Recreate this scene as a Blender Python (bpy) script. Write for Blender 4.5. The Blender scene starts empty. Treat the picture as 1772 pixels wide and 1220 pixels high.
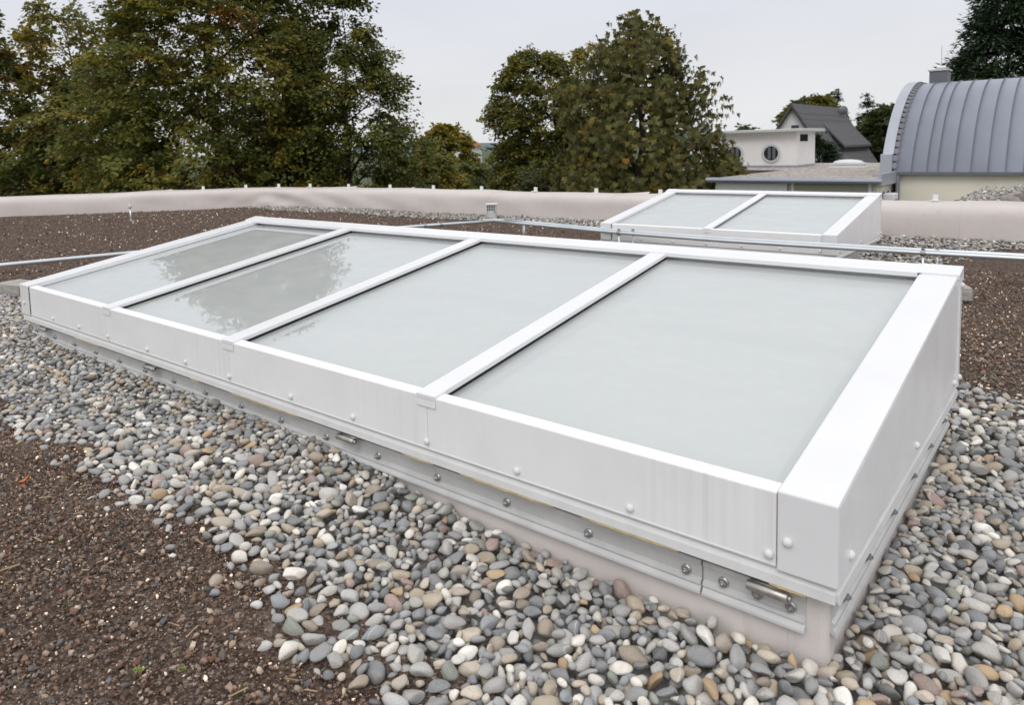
import bpy, bmesh, math, random
import numpy as np
from mathutils import Vector, Matrix

random.seed(7)
rng = np.random.default_rng(11)
scene = bpy.context.scene
col = scene.collection
R = math.radians

# ------------------------------------------------------------------ camera
CAM = Vector((4.3996, -1.3450, 0.9975))
RIGHT = Vector((0.77908406, 0.62644468, -0.02439455))
UP = Vector((-0.03904852, 0.08732577, 0.9954142))
FWD = Vector((-0.6257022, 0.77455876, -0.09249585))
cd = bpy.data.cameras.new('camera')
cam = bpy.data.objects.new('camera', cd)
col.objects.link(cam)
cam.matrix_world = Matrix(((RIGHT.x, UP.x, -FWD.x, CAM.x), (RIGHT.y, UP.y, -FWD.y, CAM.y),
                           (RIGHT.z, UP.z, -FWD.z, CAM.z), (0, 0, 0, 1)))
cd.sensor_fit = 'HORIZONTAL'
cd.sensor_width = 36.0
cd.lens = 1266.67 / 1772 * 36.0
cd.shift_y = -238.1 / 1772
cd.clip_start = 0.05
cd.clip_end = 6000
cd.dof.use_dof = True
cd.dof.focus_distance = 2.6
cd.dof.aperture_fstop = 7.1
scene.camera = cam

# ------------------------------------------------------------------ sky, sun, exposure
SUN_EL, SUN_AZ = R(48), R(155)          # azimuth clockwise from +Y: veiled sun behind the camera
world = bpy.data.worlds.new('World')
scene.world = world
world.use_nodes = True
nt = world.node_tree
nt.nodes.clear()
N = nt.nodes.new
out = N('ShaderNodeOutputWorld')
bg = N('ShaderNodeBackground')
sky = N('ShaderNodeTexSky')
sky.sky_type = 'NISHITA'
sky.sun_disc = False
sky.sun_elevation = SUN_EL
sky.sun_rotation = SUN_AZ
sky.air_density = 1.0
sky.dust_density = 3.0
# overcast: a closed bright layer that brightens towards the zenith, faint cloud structure
tc = N('ShaderNodeTexCoord')
sep = N('ShaderNodeSeparateXYZ')
nt.links.new(tc.outputs['Generated'], sep.inputs[0])
ramp = N('ShaderNodeValToRGB')
cr = ramp.color_ramp
cr.elements[0].position = 0.0
cr.elements[0].color = (0.86, 0.87, 0.875, 1)
cr.elements[1].position = 1.0
cr.elements[1].color = (1.0, 1.0, 1.0, 1)
e = cr.elements.new(0.10); e.color = (0.83, 0.84, 0.875, 1)
e = cr.elements.new(0.21); e.color = (0.795, 0.812, 0.89, 1)
e = cr.elements.new(0.42); e.color = (0.88, 0.895, 0.95, 1)
nt.links.new(sep.outputs['Z'], ramp.inputs[0])
mp = N('ShaderNodeMapping')
mp.inputs['Scale'].default_value = (1.2, 1.2, 4.5)
nt.links.new(tc.outputs['Generated'], mp.inputs[0])
cn = N('ShaderNodeTexNoise')
cn.inputs['Scale'].default_value = 2.2
cn.inputs['Detail'].default_value = 5
nt.links.new(mp.outputs[0], cn.inputs['Vector'])
cm = N('ShaderNodeMapRange')
cm.inputs['From Min'].default_value = 0.3
cm.inputs['From Max'].default_value = 0.7
cm.inputs['To Min'].default_value = 0.955
cm.inputs['To Max'].default_value = 1.04
nt.links.new(cn.outputs[0], cm.inputs[0])
zg = N('ShaderNodeMapRange')           # overcast zenith is brighter than the horizon
zg.inputs['From Min'].default_value = 0.2
zg.inputs['From Max'].default_value = 1.0
zg.inputs['To Min'].default_value = 9.6
zg.inputs['To Max'].default_value = 12.6
nt.links.new(sep.outputs['Z'], zg.inputs[0])
mul = N('ShaderNodeMath'); mul.operation = 'MULTIPLY'
nt.links.new(cm.outputs[0], mul.inputs[0])
nt.links.new(zg.outputs[0], mul.inputs[1])
vm = N('ShaderNodeVectorMath'); vm.operation = 'SCALE'
nt.links.new(ramp.outputs[0], vm.inputs[0])
nt.links.new(mul.outputs[0], vm.inputs['Scale'])
mix = N('ShaderNodeMix'); mix.data_type = 'RGBA'
mix.inputs[0].default_value = 0.95
nt.links.new(sky.outputs[0], mix.inputs[6])
nt.links.new(vm.outputs[0], mix.inputs[7])
nt.links.new(mix.outputs[2], bg.inputs[0])
bg.inputs[1].default_value = 0.10
nt.links.new(bg.outputs[0], out.inputs[0])

sl = bpy.data.lights.new('sun', 'SUN')
sl.energy = 1.0
sl.angle = R(28)
sl.color = (1.0, 0.975, 0.94)
so = bpy.data.objects.new('sun', sl)
col.objects.link(so)
sd = Vector((math.sin(SUN_AZ) * math.cos(SUN_EL), math.cos(SUN_AZ) * math.cos(SUN_EL), math.sin(SUN_EL)))
so.rotation_euler = sd.to_track_quat('Z', 'Y').to_euler()
so.location = (0, 0, 30)

vs = scene.view_settings
vs.view_transform = 'Standard'
vs.look = 'None'
vs.exposure = 0.0
vs.gamma = 1.0
scene.cycles.use_denoising = True
scene.cycles.max_bounces = 8
scene.cycles.transparent_max_bounces = 8

# ------------------------------------------------------------------ materials
def srgb(r, g, b):
    f = lambda c: (c / 255 / 12.92) if c <= 10 else ((c / 255 + 0.055) / 1.055) ** 2.4
    return (f(r), f(g), f(b), 1)

class Mat:
    """thin wrapper for building a node material"""
    def __init__(self, name):
        self.m = bpy.data.materials.new(name)
        self.m.use_nodes = True
        self.t = self.m.node_tree
        self.b = self.t.nodes['Principled BSDF']
    def n(self, kind, **kw):
        nd = self.t.nodes.new(kind)
        for k, v in kw.items():
            if k in nd.inputs: nd.inputs[k].default_value = v
            else: setattr(nd, k, v)
        return nd
    def l(self, a, b): self.t.links.new(a, b)
    def set(self, **kw):
        for k, v in kw.items(): self.b.inputs[k.replace('_', ' ')].default_value = v
    def coord(self, which='Object', scale=(1, 1, 1)):
        c = self.n('ShaderNodeTexCoord'); m = self.n('ShaderNodeMapping')
        m.inputs['Scale'].default_value = scale
        self.l(c.outputs[which], m.inputs[0]); return m.outputs[0]
    def noise(self, vec, scale, detail=4, rough=0.55):
        n = self.n('ShaderNodeTexNoise', Scale=scale, Detail=detail, Roughness=rough)
        if vec is not None: self.l(vec, n.inputs['Vector'])
        return n.outputs[0]
    def ramp(self, fac, stops):
        r = self.n('ShaderNodeValToRGB'); el = r.color_ramp.elements
        el[0].position, el[0].color = stops[0]; el[1].position, el[1].color = stops[-1]
        for p, c in stops[1:-1]:
            x = el.new(p); x.color = c
        self.l(fac, r.inputs[0]); return r.outputs[0]
    def rng(self, fac, a, b, c, d):
        r = self.n('ShaderNodeMapRange'); 
        for k, v in zip(('From Min', 'From Max', 'To Min', 'To Max'), (a, b, c, d)): r.inputs[k].default_value = v
        self.l(fac, r.inputs[0]); return r.outputs[0]
    def mixc(self, fac, a, b, mode='MIX'):
        x = self.n('ShaderNodeMix', data_type='RGBA', blend_type=mode)
        for i, v in ((0, fac), (6, a), (7, b)):
            if isinstance(v, (int, float, tuple)): x.inputs[i].default_value = v
            else: self.l(v, x.inputs[i])
        return x.outputs[2]
    def math(self, op, a, b=0.0):
        x = self.n('ShaderNodeMath', operation=op)
        for i, v in ((0, a), (1, b)):
            if isinstance(v, (int, float)): x.inputs[i].default_value = v
            else: self.l(v, x.inputs[i])
        return x.outputs[0]
    def bump(self, h, strength=0.3, dist=0.01):
        b = self.n('ShaderNodeBump', Strength=strength, Distance=dist)
        self.l(h, b.inputs['Height']); self.l(b.outputs[0], self.b.inputs['Normal'])
    def color(self, c): self.l(c, self.b.inputs['Base Color'])

M = {}
def simple(name, c, rough=0.5, metal=0.0, var=0.06, scale=8.0, bump=0.0, bscale=60.0, spec=0.5):
    m = Mat(name)
    v = m.coord('Object')
    f = m.noise(v, scale, 5)
    lo = tuple(max(0, x * (1 - var)) for x in c[:3]) + (1,); hi = tuple(min(1, x * (1 + var)) for x in c[:3]) + (1,)
    m.color(m.ramp(f, [(0.3, lo), (0.7, hi)]))
    m.set(Roughness=rough, Metallic=metal)
    m.b.inputs['Specular IOR Level'].default_value = spec
    if bump: m.bump(m.noise(v, bscale, 4), bump, 0.004)
    M[name] = m.m
    return m

simple('white_paint', (0.765, 0.765, 0.775, 1), 0.32, var=0.025, scale=5)
simple('white_side', (0.86, 0.86, 0.87, 1), 0.30, var=0.05, scale=9)
simple('apron_paint', (0.66, 0.66, 0.65, 1), 0.40, var=0.06, scale=12)
simple('rail_alu', (0.60, 0.60, 0.59, 1), 0.42, metal=0.25, var=0.08, scale=14)
simple('bolt_steel', (0.42, 0.42, 0.42, 1), 0.35, metal=0.9, var=0.15, scale=90)
simple('hinge_steel', (0.42, 0.40, 0.37, 1), 0.38, metal=0.8, var=0.2, scale=40)
simple('gasket', (0.025, 0.025, 0.024, 1), 0.6, var=0.2)
simple('sealant', (0.50, 0.36, 0.14, 1), 0.6, var=0.3, scale=30)
simple('tube_zinc', (0.66, 0.70, 0.72, 1), 0.36, metal=0.75, var=0.08, scale=5)
simple('concrete', (0.36, 0.34, 0.31, 1), 0.9, var=0.22, scale=22, bump=0.5, bscale=120)
simple('plastic_white', (0.74, 0.74, 0.73, 1), 0.5, var=0.03)
simple('plastic_grey', (0.55, 0.56, 0.55, 1), 0.5, var=0.06)
simple('vent_dark', (0.10, 0.10, 0.10, 1), 0.7, var=0.1)
simple('spacer', (0.30, 0.32, 0.32, 1), 0.5, var=0.25, scale=120)
simple('inner_frame', (0.48, 0.53, 0.53, 1), 0.6, var=0.05)
simple('render_white', (0.84, 0.825, 0.81, 1), 0.9, var=0.04, scale=3)
simple('render_cream', (0.76, 0.72, 0.61, 1), 0.9, var=0.05, scale=1.2)
simple('zinc_roof', (0.37, 0.395, 0.465, 1), 0.45, metal=0.2, var=0.06, scale=1.6)
simple('zinc_light', (0.41, 0.435, 0.49, 1), 0.42, metal=0.35, var=0.06, scale=1.5)
simple('zinc_dark', (0.15, 0.155, 0.175, 1), 0.5, metal=0.2, var=0.08, scale=3)
simple('slate', (0.075, 0.073, 0.076, 1), 0.7, var=0.14, scale=2.5, bump=0.3, bscale=9)
simple('timber_dark', (0.035, 0.022, 0.017, 1), 0.8, var=0.2, scale=3)
simple('window_dark', (0.03, 0.035, 0.04, 1), 0.12, var=0.3, scale=4)
simple('shutter_cream', (0.33, 0.32, 0.25, 1), 0.7, var=0.05)
simple('orange_tile', (0.36, 0.11, 0.045, 1), 0.8, var=0.2, scale=1)
simple('bark', (0.045, 0.034, 0.024, 1), 0.9, var=0.35, scale=9, bump=0.6, bscale=25)
simple('hill', (0.085, 0.135, 0.145, 1), 1.0, var=0.25, scale=0.02)
simple('grass', (0.055, 0.075, 0.025, 1), 1.0, var=0.3, scale=0.5, bump=0.6, bscale=6)
simple('straw', (0.40, 0.28, 0.16, 1), 0.8, var=0.3, scale=40)
simple('leaf_orange', (0.50, 0.16, 0.03, 1), 0.6, var=0.3, scale=60)
simple('sprout', (0.22, 0.26, 0.06, 1), 0.6, var=0.35, scale=80)
simple('far_white', (0.70, 0.70, 0.70, 1), 0.8, var=0.03)

# painted front panels with run-off streaks beside the glazing bars
m = Mat('white_front')
v = m.coord('Object')
sx = m.n('ShaderNodeSeparateXYZ'); m.l(v, sx.inputs[0])
st = m.noise(m.coord('Object', (52, 1, 0.55)), 1.0, 3, 0.6)
st2 = m.noise(m.coord('Object', (170, 1, 0.9)), 1.0, 2, 0.5)
fr = m.math('FRACT', sx.outputs[0])
near = m.rng(fr, 0.50, 0.92, 0.0, 1.0)
near2 = m.rng(fr, 0.30, 0.0, 0.0, 0.55)
mask = m.math('MAXIMUM', near, near2)
patch = m.rng(m.noise(m.coord('Object', (2.3, 1, 0.4)), 1.0, 2), 0.36, 0.60, 0.25, 1.0)
s = m.math('MULTIPLY', m.math('MULTIPLY', m.rng(st, 0.45, 0.72, 0, 1), m.rng(st2, 0.3, 0.7, 0.35, 1)), m.math('MULTIPLY', mask, patch))
basec = m.ramp(m.noise(v, 6, 5), [(0.3, (0.83, 0.83, 0.83, 1)), (0.7, (0.88, 0.88, 0.88, 1))])
m.color(m.mixc(m.math('MULTIPLY', s, 0.42), basec, (0.44, 0.42, 0.40, 1)))
m.set(Roughness=0.34)
M['white_front'] = m.m

# membrane: pinkish beige sheet with soft dirt
m = Mat('membrane')
v = m.coord('Object')
c = m.ramp(m.noise(v, 1.3, 5), [(0.25, (0.545, 0.490, 0.460, 1)), (0.75, (0.645, 0.590, 0.560, 1))])
d = m.rng(m.noise(v, 14, 6, 0.65), 0.58, 0.78, 0, 0.35)
m.color(m.mixc(d, c, (0.34, 0.29, 0.25, 1)))
m.set(Roughness=0.55)
m.bump(m.noise(v, 5, 4), 0.25, 0.02)
M['membrane'] = m.m

m = Mat('curb_membrane')  # parapet sheeting again, its colour lightened to offset shade at the curb
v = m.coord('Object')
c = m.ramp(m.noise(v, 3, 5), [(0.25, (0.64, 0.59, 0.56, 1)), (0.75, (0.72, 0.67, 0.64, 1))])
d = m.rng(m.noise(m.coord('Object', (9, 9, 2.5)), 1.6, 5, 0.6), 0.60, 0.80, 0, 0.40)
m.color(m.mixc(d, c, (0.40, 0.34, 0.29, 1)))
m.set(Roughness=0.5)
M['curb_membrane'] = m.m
# outer glass: clear, mirror-like at a slant (double glazing reflects about twice)
m = Mat('glass')
t = m.t
for nd in list(t.nodes): t.nodes.remove(nd)
o = m.n('ShaderNodeOutputMaterial')
tr = m.n('ShaderNodeBsdfTransparent'); tr.inputs[0].default_value = (0.97, 0.98, 0.978, 1)
gl = m.n('ShaderNodeBsdfGlossy'); gl.inputs['Roughness'].default_value = 0.018
gl.inputs['Color'].default_value = (0.93, 0.96, 0.96, 1)
fz = m.n('ShaderNodeFresnel'); fz.inputs['IOR'].default_value = 2.2
df = m.n('ShaderNodeBsdfDiffuse'); df.inputs['Color'].default_value = (0.66, 0.66, 0.63, 1)
milk = m.n('ShaderNodeBsdfDiffuse'); milk.inputs['Color'].default_value = (0.885, 0.915, 0.905, 1)
mx = m.n('ShaderNodeMixShader'); mx2 = m.n('ShaderNodeMixShader'); mx0 = m.n('ShaderNodeMixShader')
mx0.inputs[0].default_value = 0.45
m.l(tr.outputs[0], mx0.inputs[1]); m.l(milk.outputs[0], mx0.inputs[2])
m.l(fz.outputs[0], mx.inputs[0]); m.l(mx0.outputs[0], mx.inputs[1]); m.l(gl.outputs[0], mx.inputs[2])
v = m.coord('Object')
dust = m.rng(m.noise(m.coord('Object', (1, 1.6, 1)), 3.2, 6, 0.6), 0.40, 0.72, 0.0, 0.12)
spots = m.rng(m.noise(v, 55, 3, 0.5), 0.74, 0.80, 0, 0.05)
m.l(m.math('ADD', dust, spots), mx2.inputs[0])
m.l(mx.outputs[0], mx2.inputs[1]); m.l(df.outputs[0], mx2.inputs[2]); m.l(mx2.outputs[0], o.inputs[0])
M['glass'] = m.m
simple('diffuser', (0.93, 0.94, 0.935, 1), 0.85, var=0.02, scale=2)
simple('diffuser_seam', (0.84, 0.86, 0.855, 1), 0.85, var=0.02)

# lava substrate
def lava(name, s):
    m = Mat(name)
    v = m.coord('Object')
    vo = m.n('ShaderNodeTexVoronoi', Scale=130.0 * s); m.l(v, vo.inputs['Vector'])
    sh = m.n('ShaderNodeSeparateColor'); m.l(vo.outputs['Color'], sh.inputs[0])
    c = m.ramp(sh.outputs[0], [(0.0, (0.052, 0.037, 0.029, 1)), (0.45, (0.115, 0.080, 0.062, 1)), (0.78, (0.20, 0.148, 0.118, 1)),
                               (0.93, (0.20, 0.16, 0.135, 1)), (1.0, (0.46, 0.40, 0.33, 1))])
    big = m.noise(v, 1.7, 5)
    c = m.mixc(m.rng(big, 0.35, 0.7, 0.0, 0.65), c, m.mixc(0.55, c, (0.115, 0.072, 0.050, 1)))
    gr = m.rng(m.noise(v, 6, 4), 0.62, 0.75, 0, 0.30)
    c = m.mixc(gr, c, (0.105, 0.10, 0.035, 1))
    m.color(c)
    m.set(Roughness=0.95)
    m.b.inputs['Specular IOR Level'].default_value = 0.2
    h = m.math('ADD', m.math('MULTIPLY', vo.outputs['Distance'], -1.0), m.math('MULTIPLY', m.noise(v, 40, 4), 0.8))
    m.bump(h, 1.0, 0.012)
    M[name] = m.m
lava('lava', 1.0)

# gravel seen from too far to tell the stones apart (beds under the pebbles, neighbouring roofs)
def gravel_mat(name, scale, stops):
    m = Mat(name)
    v = m.coord('Object')
    vo = m.n('ShaderNodeTexVoronoi', Scale=scale); m.l(v, vo.inputs['Vector'])
    sh = m.n('ShaderNodeSeparateColor'); m.l(vo.outputs['Color'], sh.inputs[0])
    m.color(m.ramp(sh.outputs[0], stops))
    m.set(Roughness=0.9)
    m.bump(m.math('MULTIPLY', vo.outputs['Distance'], -1.0), 0.9, 0.6 / scale)
    M[name] = m.m
gravel_mat('gravel_bed', 40, [(0, (0.14, 0.135, 0.13, 1)), (0.5, (0.24, 0.23, 0.215, 1)), (1, (0.36, 0.34, 0.31, 1))])
gravel_mat('gravel_far', 14, [(0, (0.22, 0.19, 0.17, 1)), (0.5, (0.40, 0.36, 0.33, 1)), (1, (0.58, 0.53, 0.48, 1))])

# pebbles: per-stone colour, speckle and a few veins
m = Mat('pebble')
at = m.n('ShaderNodeAttribute', attribute_name='col')
ar = m.n('ShaderNodeAttribute', attribute_name='rnd')
v0 = m.n('ShaderNodeTexCoord').outputs['Object']
va = m.n('ShaderNodeVectorMath', operation='ADD'); m.l(v0, va.inputs[0])
vsn = m.n('ShaderNodeVectorMath', operation='SCALE'); m.l(ar.outputs['Color'], vsn.inputs[0]); vsn.inputs['Scale'].default_value = 37.0
m.l(vsn.outputs[0], va.inputs[1])
v = va.outputs[0]
soft = m.noise(v, 45, 3)
sp = m.noise(v, 420, 3, 0.6)
c = m.mixc(m.rng(soft, 0.3, 0.7, 0.0, 0.6), at.outputs['Color'], m.mixc(0.55, at.outputs['Color'], (0.42, 0.38, 0.32, 1)))
c = m.mixc(m.rng(sp, 0.56, 0.72, 0, 0.45), c, (0.50, 0.48, 0.44, 1))
c = m.mixc(m.rng(sp, 0.44, 0.30, 0, 0.45), c, (0.06, 0.06, 0.06, 1))
wv = m.n('ShaderNodeTexWave', Scale=9.0, Distortion=9.0, Detail=2.0); m.l(v, wv.inputs['Vector'])
rs = m.n('ShaderNodeSeparateColor'); m.l(ar.outputs['Color'], rs.inputs[0])
vein = m.math('MULTIPLY', m.rng(wv.outputs[0], 0.975, 0.995, 0, 0.6), m.math('GREATER_THAN', rs.outputs[0], 0.88))
c = m.mixc(vein, c, (0.62, 0.60, 0.56, 1))
m.color(c)
m.set(Roughness=0.72)
m.b.inputs['Specular IOR Level'].default_value = 0.35
m.bump(m.math('ADD', m.noise(v, 230, 4), m.math('MULTIPLY', soft, 1.5)), 0.35, 0.004)
M['pebble'] = m.m

m = Mat('granule')
at = m.n('ShaderNodeAttribute', attribute_name='col')
m.color(at.outputs['Color'])
m.set(Roughness=0.95)
m.b.inputs['Specular IOR Level'].default_value = 0.15
M['granule'] = m.m

def leaf_mat(name, trans=0.35):
    m = Mat(name)
    at = m.n('ShaderNodeAttribute', attribute_name='col')
    m.color(at.outputs['Color'])
    m.set(Roughness=0.5)
    m.b.inputs['Specular IOR Level'].default_value = 0.3
    tl = m.n('ShaderNodeBsdfTranslucent'); m.l(at.outputs['Color'], tl.inputs[0])
    mx = m.n('ShaderNodeMixShader'); mx.inputs[0].default_value = trans
    o = m.t.nodes['Material Output']
    m.l(m.b.outputs[0], mx.inputs[1]); m.l(tl.outputs[0], mx.inputs[2]); m.l(mx.outputs[0], o.inputs[0])
    M[name] = m.m
leaf_mat('leaves', 0.42)
leaf_mat('needles', 0.12)

# ------------------------------------------------------------------ mesh helpers
class MB:
    def __init__(self): self.v = []; self.f = []
    def add(self, vs, fs):
        k = len(self.v); self.v += [tuple(p) for p in vs]; self.f += [tuple(i + k for i in f) for f in fs]; return self
    def box(self, x0, x1, y0, y1, z0, z1):
        return self.add([(x0, y0, z0), (x1, y0, z0), (x1, y1, z0), (x0, y1, z0), (x0, y0, z1), (x1, y0, z1), (x1, y1, z1), (x0, y1, z1)],
                        [(0, 3, 2, 1), (4, 5, 6, 7), (0, 1, 5, 4), (1, 2, 6, 5), (2, 3, 7, 6), (3, 0, 4, 7)])
    def prism(self, poly, fn, a, b):
        """polygon of 2-D points, fn(p, t) -> 3-D point, swept from t=a to t=b"""
        n = len(poly)
        vs = [fn(p, a) for p in poly] + [fn(p, b) for p in poly]
        fs = [tuple(range(n))[::-1], tuple(range(n, 2 * n))] + [(i, (i + 1) % n, n + (i + 1) % n, n + i) for i in range(n)]
        return self.add(vs, fs)
    def tube(self, pts, radii, n=8, cap=True):
        pts = [Vector(p) for p in pts]
        if isinstance(radii, (int, float)): radii = [radii] * len(pts)
        rings = []
        for i, p in enumerate(pts):
            d = (pts[min(i + 1, len(pts) - 1)] - pts[max(i - 1, 0)]).normalized()
            a = d.cross(Vector((0, 0, 1)))
            if a.length < 1e-3: a = d.cross(Vector((0, 1, 0)))
            a.normalize(); b = a.cross(d)
            rings.append([p + (a * math.cos(2 * math.pi * k / n) + b * math.sin(2 * math.pi * k / n)) * radii[i] for k in range(n)])
        vs = [q for r in rings for q in r]
        fs = [(i * n + k, i * n + (k + 1) % n, (i + 1) * n + (k + 1) % n, (i + 1) * n + k) for i in range(len(pts) - 1) for k in range(n)]
        if cap: fs += [tuple(range(n))[::-1], tuple((len(pts) - 1) * n + k for k in range(n))]
        return self.add(vs, fs)
    def lathe(self, prof, n=20, fn=lambda x, y, z: (x, y, z)):
        """prof: (radius, height) list, closed at both ends"""
        vs = [fn(r * math.cos(2 * math.pi * k / n), r * math.sin(2 * math.pi * k / n), h) for r, h in prof for k in range(n)]
        fs = [(i * n + k, i * n + (k + 1) % n, (i + 1) * n + (k + 1) % n, (i + 1) * n + k) for i in range(len(prof) - 1) for k in range(n)]
        fs += [tuple(range(n))[::-1], tuple((len(prof) - 1) * n + k for k in range(n))]
        return self.add(vs, fs)
    def mesh(self, name):
        me = bpy.data.meshes.new(name); me.from_pydata(self.v, [], self.f); me.update(); return me
    def build(self, name, mat, parent=None, bevel=0.0, smooth=False, seg=2):
        me = self.mesh(name)
        return obj(name, me, mat, parent, bevel, smooth, seg)

def obj(name, me, mat, parent=None, bevel=0.0, smooth=False, seg=2):
    closed = name not in ('glass_pane', 'diffuser_sheet', 'sheet_overlap', 'roof_deck', 'ground', 'gravel_bed')
    if not me.materials: me.materials.append(M[mat])
    o = bpy.data.objects.new(name, me); col.objects.link(o)
    if parent is not None: o.parent = parent
    if closed and len(me.polygons) < 60000:
        bm = bmesh.new(); bm.from_mesh(me); bmesh.ops.recalc_face_normals(bm, faces=bm.faces); bm.to_mesh(me); bm.free()
    if smooth:
        for p in me.polygons: p.use_smooth = True
    if bevel:
        b = o.modifiers.new('bevel', 'BEVEL'); b.width = bevel; b.segments = seg; b.limit_method = 'ANGLE'; b.angle_limit = R(35)
        b.harden_normals = False
    return o

def tag(o, label=None, cat=None, group=None, kind=None):
    if label: o['label'] = label
    if cat: o['category'] = cat
    if group: o['group'] = group
    if kind: o['kind'] = kind
    return o

def empty(name, loc=(0, 0, 0), rz=0.0):
    o = bpy.data.objects.new(name, None); col.objects.link(o)
    o.location = loc; o.rotation_euler = (0, 0, rz); o.empty_display_size = 0.1
    return o

def numpy_mesh(name, verts, faces, colors=None, rnd=None, smooth=False):
    """verts (n,3), faces (m,k) with constant k; colors / rnd per vertex (n,3)"""
    me = bpy.data.meshes.new(name)
    nv, (nf, k) = len(verts), faces.shape
    me.vertices.add(nv); me.vertices.foreach_set('co', np.ascontiguousarray(verts, np.float32).ravel())
    me.loops.add(nf * k); me.loops.foreach_set('vertex_index', np.ascontiguousarray(faces, np.int32).ravel())
    me.polygons.add(nf)
    me.polygons.foreach_set('loop_start', np.arange(0, nf * k, k, dtype=np.int32))
    me.polygons.foreach_set('use_smooth', np.full(nf, smooth, dtype=bool))
    me.update(calc_edges=True)
    for nm, a in (('col', colors), ('rnd', rnd)):
        if a is None: continue
        at = me.attributes.new(nm, 'FLOAT_COLOR', 'POINT')
        at.data.foreach_set('color', np.concatenate([a, np.ones((nv, 1))], 1).astype(np.float32).ravel())
    return me

def smooth01(a, b, x):
    t = np.clip((x - a) / (b - a), 0, 1); return t * t * (3 - 2 * t)

def ground_h(x, y):
    """finished surface of the roof covering (top of gravel / lava)"""
    x = np.asarray(x, float); y = np.asarray(y, float)
    left = 0.062 * (1 - smooth01(2.35, 3.5, x)) * (1 - smooth01(0.6, 2.2, y))
    right = 0.05 * smooth01(0.9, 1.5, y) * (1 - smooth01(1.9, 3.5, y)) * smooth01(3.6, 3.9, x)
    wav = 0.008 * np.sin(2.3 * x + 1.1 * y) * np.sin(1.7 * y - 0.6 * x)
    return left + right + wav

# ------------------------------------------------------------------ terrain and far ground
GZ = -4.2
mb = MB()
mb.add([(-2500, -2500, GZ), (2500, -2500, GZ), (2500, 3500, GZ), (-2500, 3500, GZ)], [(0, 1, 2, 3)])
o = mb.build('ground', 'grass'); tag(o, 'grassy ground far below the roof edge', kind='structure')

mb = MB()      # wooded ridge on the horizon
nx, ny = 70, 8
for j in range(ny):
    for i in range(nx):
        x = -1500 + i * 28.0; yy = 880 + j * 60.0
        h = 25 * math.sin(math.pi * j / (ny - 1)) * (0.72 + 0.2 * math.sin(i * 0.21 + 1) + 0.09 * math.sin(i * 0.83) + 0.04 * math.sin(i * 2.1 + j))
        mb.v.append((x, yy - 0.35 * (x + 700), GZ + max(0, h)))
for j in range(ny - 1):
    for i in range(nx - 1): mb.f.append((j * nx + i, j * nx + i + 1, (j + 1) * nx + i + 1, (j + 1) * nx + i))
o = mb.build('hill', 'hill', smooth=True); tag(o, 'blue-green wooded hill on the horizon', kind='structure')

# ------------------------------------------------------------------ roof deck and parapet
FOOT = [(-15.6, -3.2), (-13.1, -0.12), (-10.6, 2.96), (-9.2, 4.55), (-8.15, 6.05), (-7.75, 6.45), (-6.9, 6.68), (-5.5, 6.76), (-3.0, 6.80), (0, 6.82), (3.0, 6.84), (5.5, 6.86), (9.0, 6.9)]
def resample(pts, step):
    pts = [np.array(p, float) for p in pts]; out_ = [pts[0]]
    for a, b in zip(pts[:-1], pts[1:]):
        n = max(1, int(round(np.linalg.norm(b - a) / step)))
        out_ += [a + (b - a) * (k / n) for k in range(1, n + 1)]
    return np.array(out_)
path = resample(FOOT, 0.07)
for _ in range(3): path[1:-1] = 0.25 * path[:-2] + 0.5 * path[1:-1] + 0.25 * path[2:]
tang = np.gradient(path, axis=0); tang /= np.linalg.norm(tang, axis=1)[:, None]
outn = np.stack([-tang[:, 1], tang[:, 0]], 1)          # away from the roof
arc = np.concatenate([[0], np.cumsum(np.linalg.norm(np.diff(path, axis=0), axis=1))])
prof = [(0.0, -0.12), (0.004, -0.02), (0.010, 0.06), (0.016, 0.12), (0.022, 0.18), (0.030, 0.23), (0.042, 0.268), (0.062, 0.296), (0.092, 0.316),
        (0.13, 0.328), (0.20, 0.334), (0.30, 0.336), (0.42, 0.337), (0.49, 0.338), (0.50, 0.325), (0.505, 0.10), (0.51, -4.2)]
corner_s = arc[np.argmin(np.linalg.norm(path - np.array((-7.9, 6.3)), axis=1))]
pv = []
for i, (p, n_) in enumerate(zip(path, outn)):
    s = arc[i]
    for k, (t, z) in enumerate(prof):
        w = math.exp(-((z - 0.12) / 0.13) ** 2) if k < 9 else 0.0
        dc = s - corner_s
        wr = 0.034 * math.sin(5.2 * (dc * 1.0 + z * 3.0)) * math.exp(-abs(dc) / 2.6) * (1 if dc > 0 else 0.25)
        wr += 0.012 * math.sin(11 * (dc - z * 1.4) + 0.6) * math.exp(-abs(dc) / 0.6)
        wr += 0.008 * math.sin(0.9 * s + 3 * z) + 0.005 * math.sin(2.7 * s + 1.7)
        dz = 0.006 * math.sin(1.3 * s) + 0.004 * math.sin(3.7 * s + 1) if 5 < k < 14 else 0
        if k == 13: dz += 0.010 * max(0, math.sin(1.9 * s + 0.4)) ** 6
        pv.append((p[0] + n_[0] * (t - wr * w), p[1] + n_[1] * (t - wr * w), z + dz))
np_ = len(prof)
mb = MB(); mb.v = pv
mb.f = [(i * np_ + k, (i + 1) * np_ + k, (i + 1) * np_ + k + 1, i * np_ + k + 1) for i in range(len(path) - 1) for k in range(np_ - 1)]
parapet = mb.build('parapet', 'membrane', smooth=True)
tag(parapet, 'low roof-edge parapet wrapped in pinkish beige sheeting', 'parapet')

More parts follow.
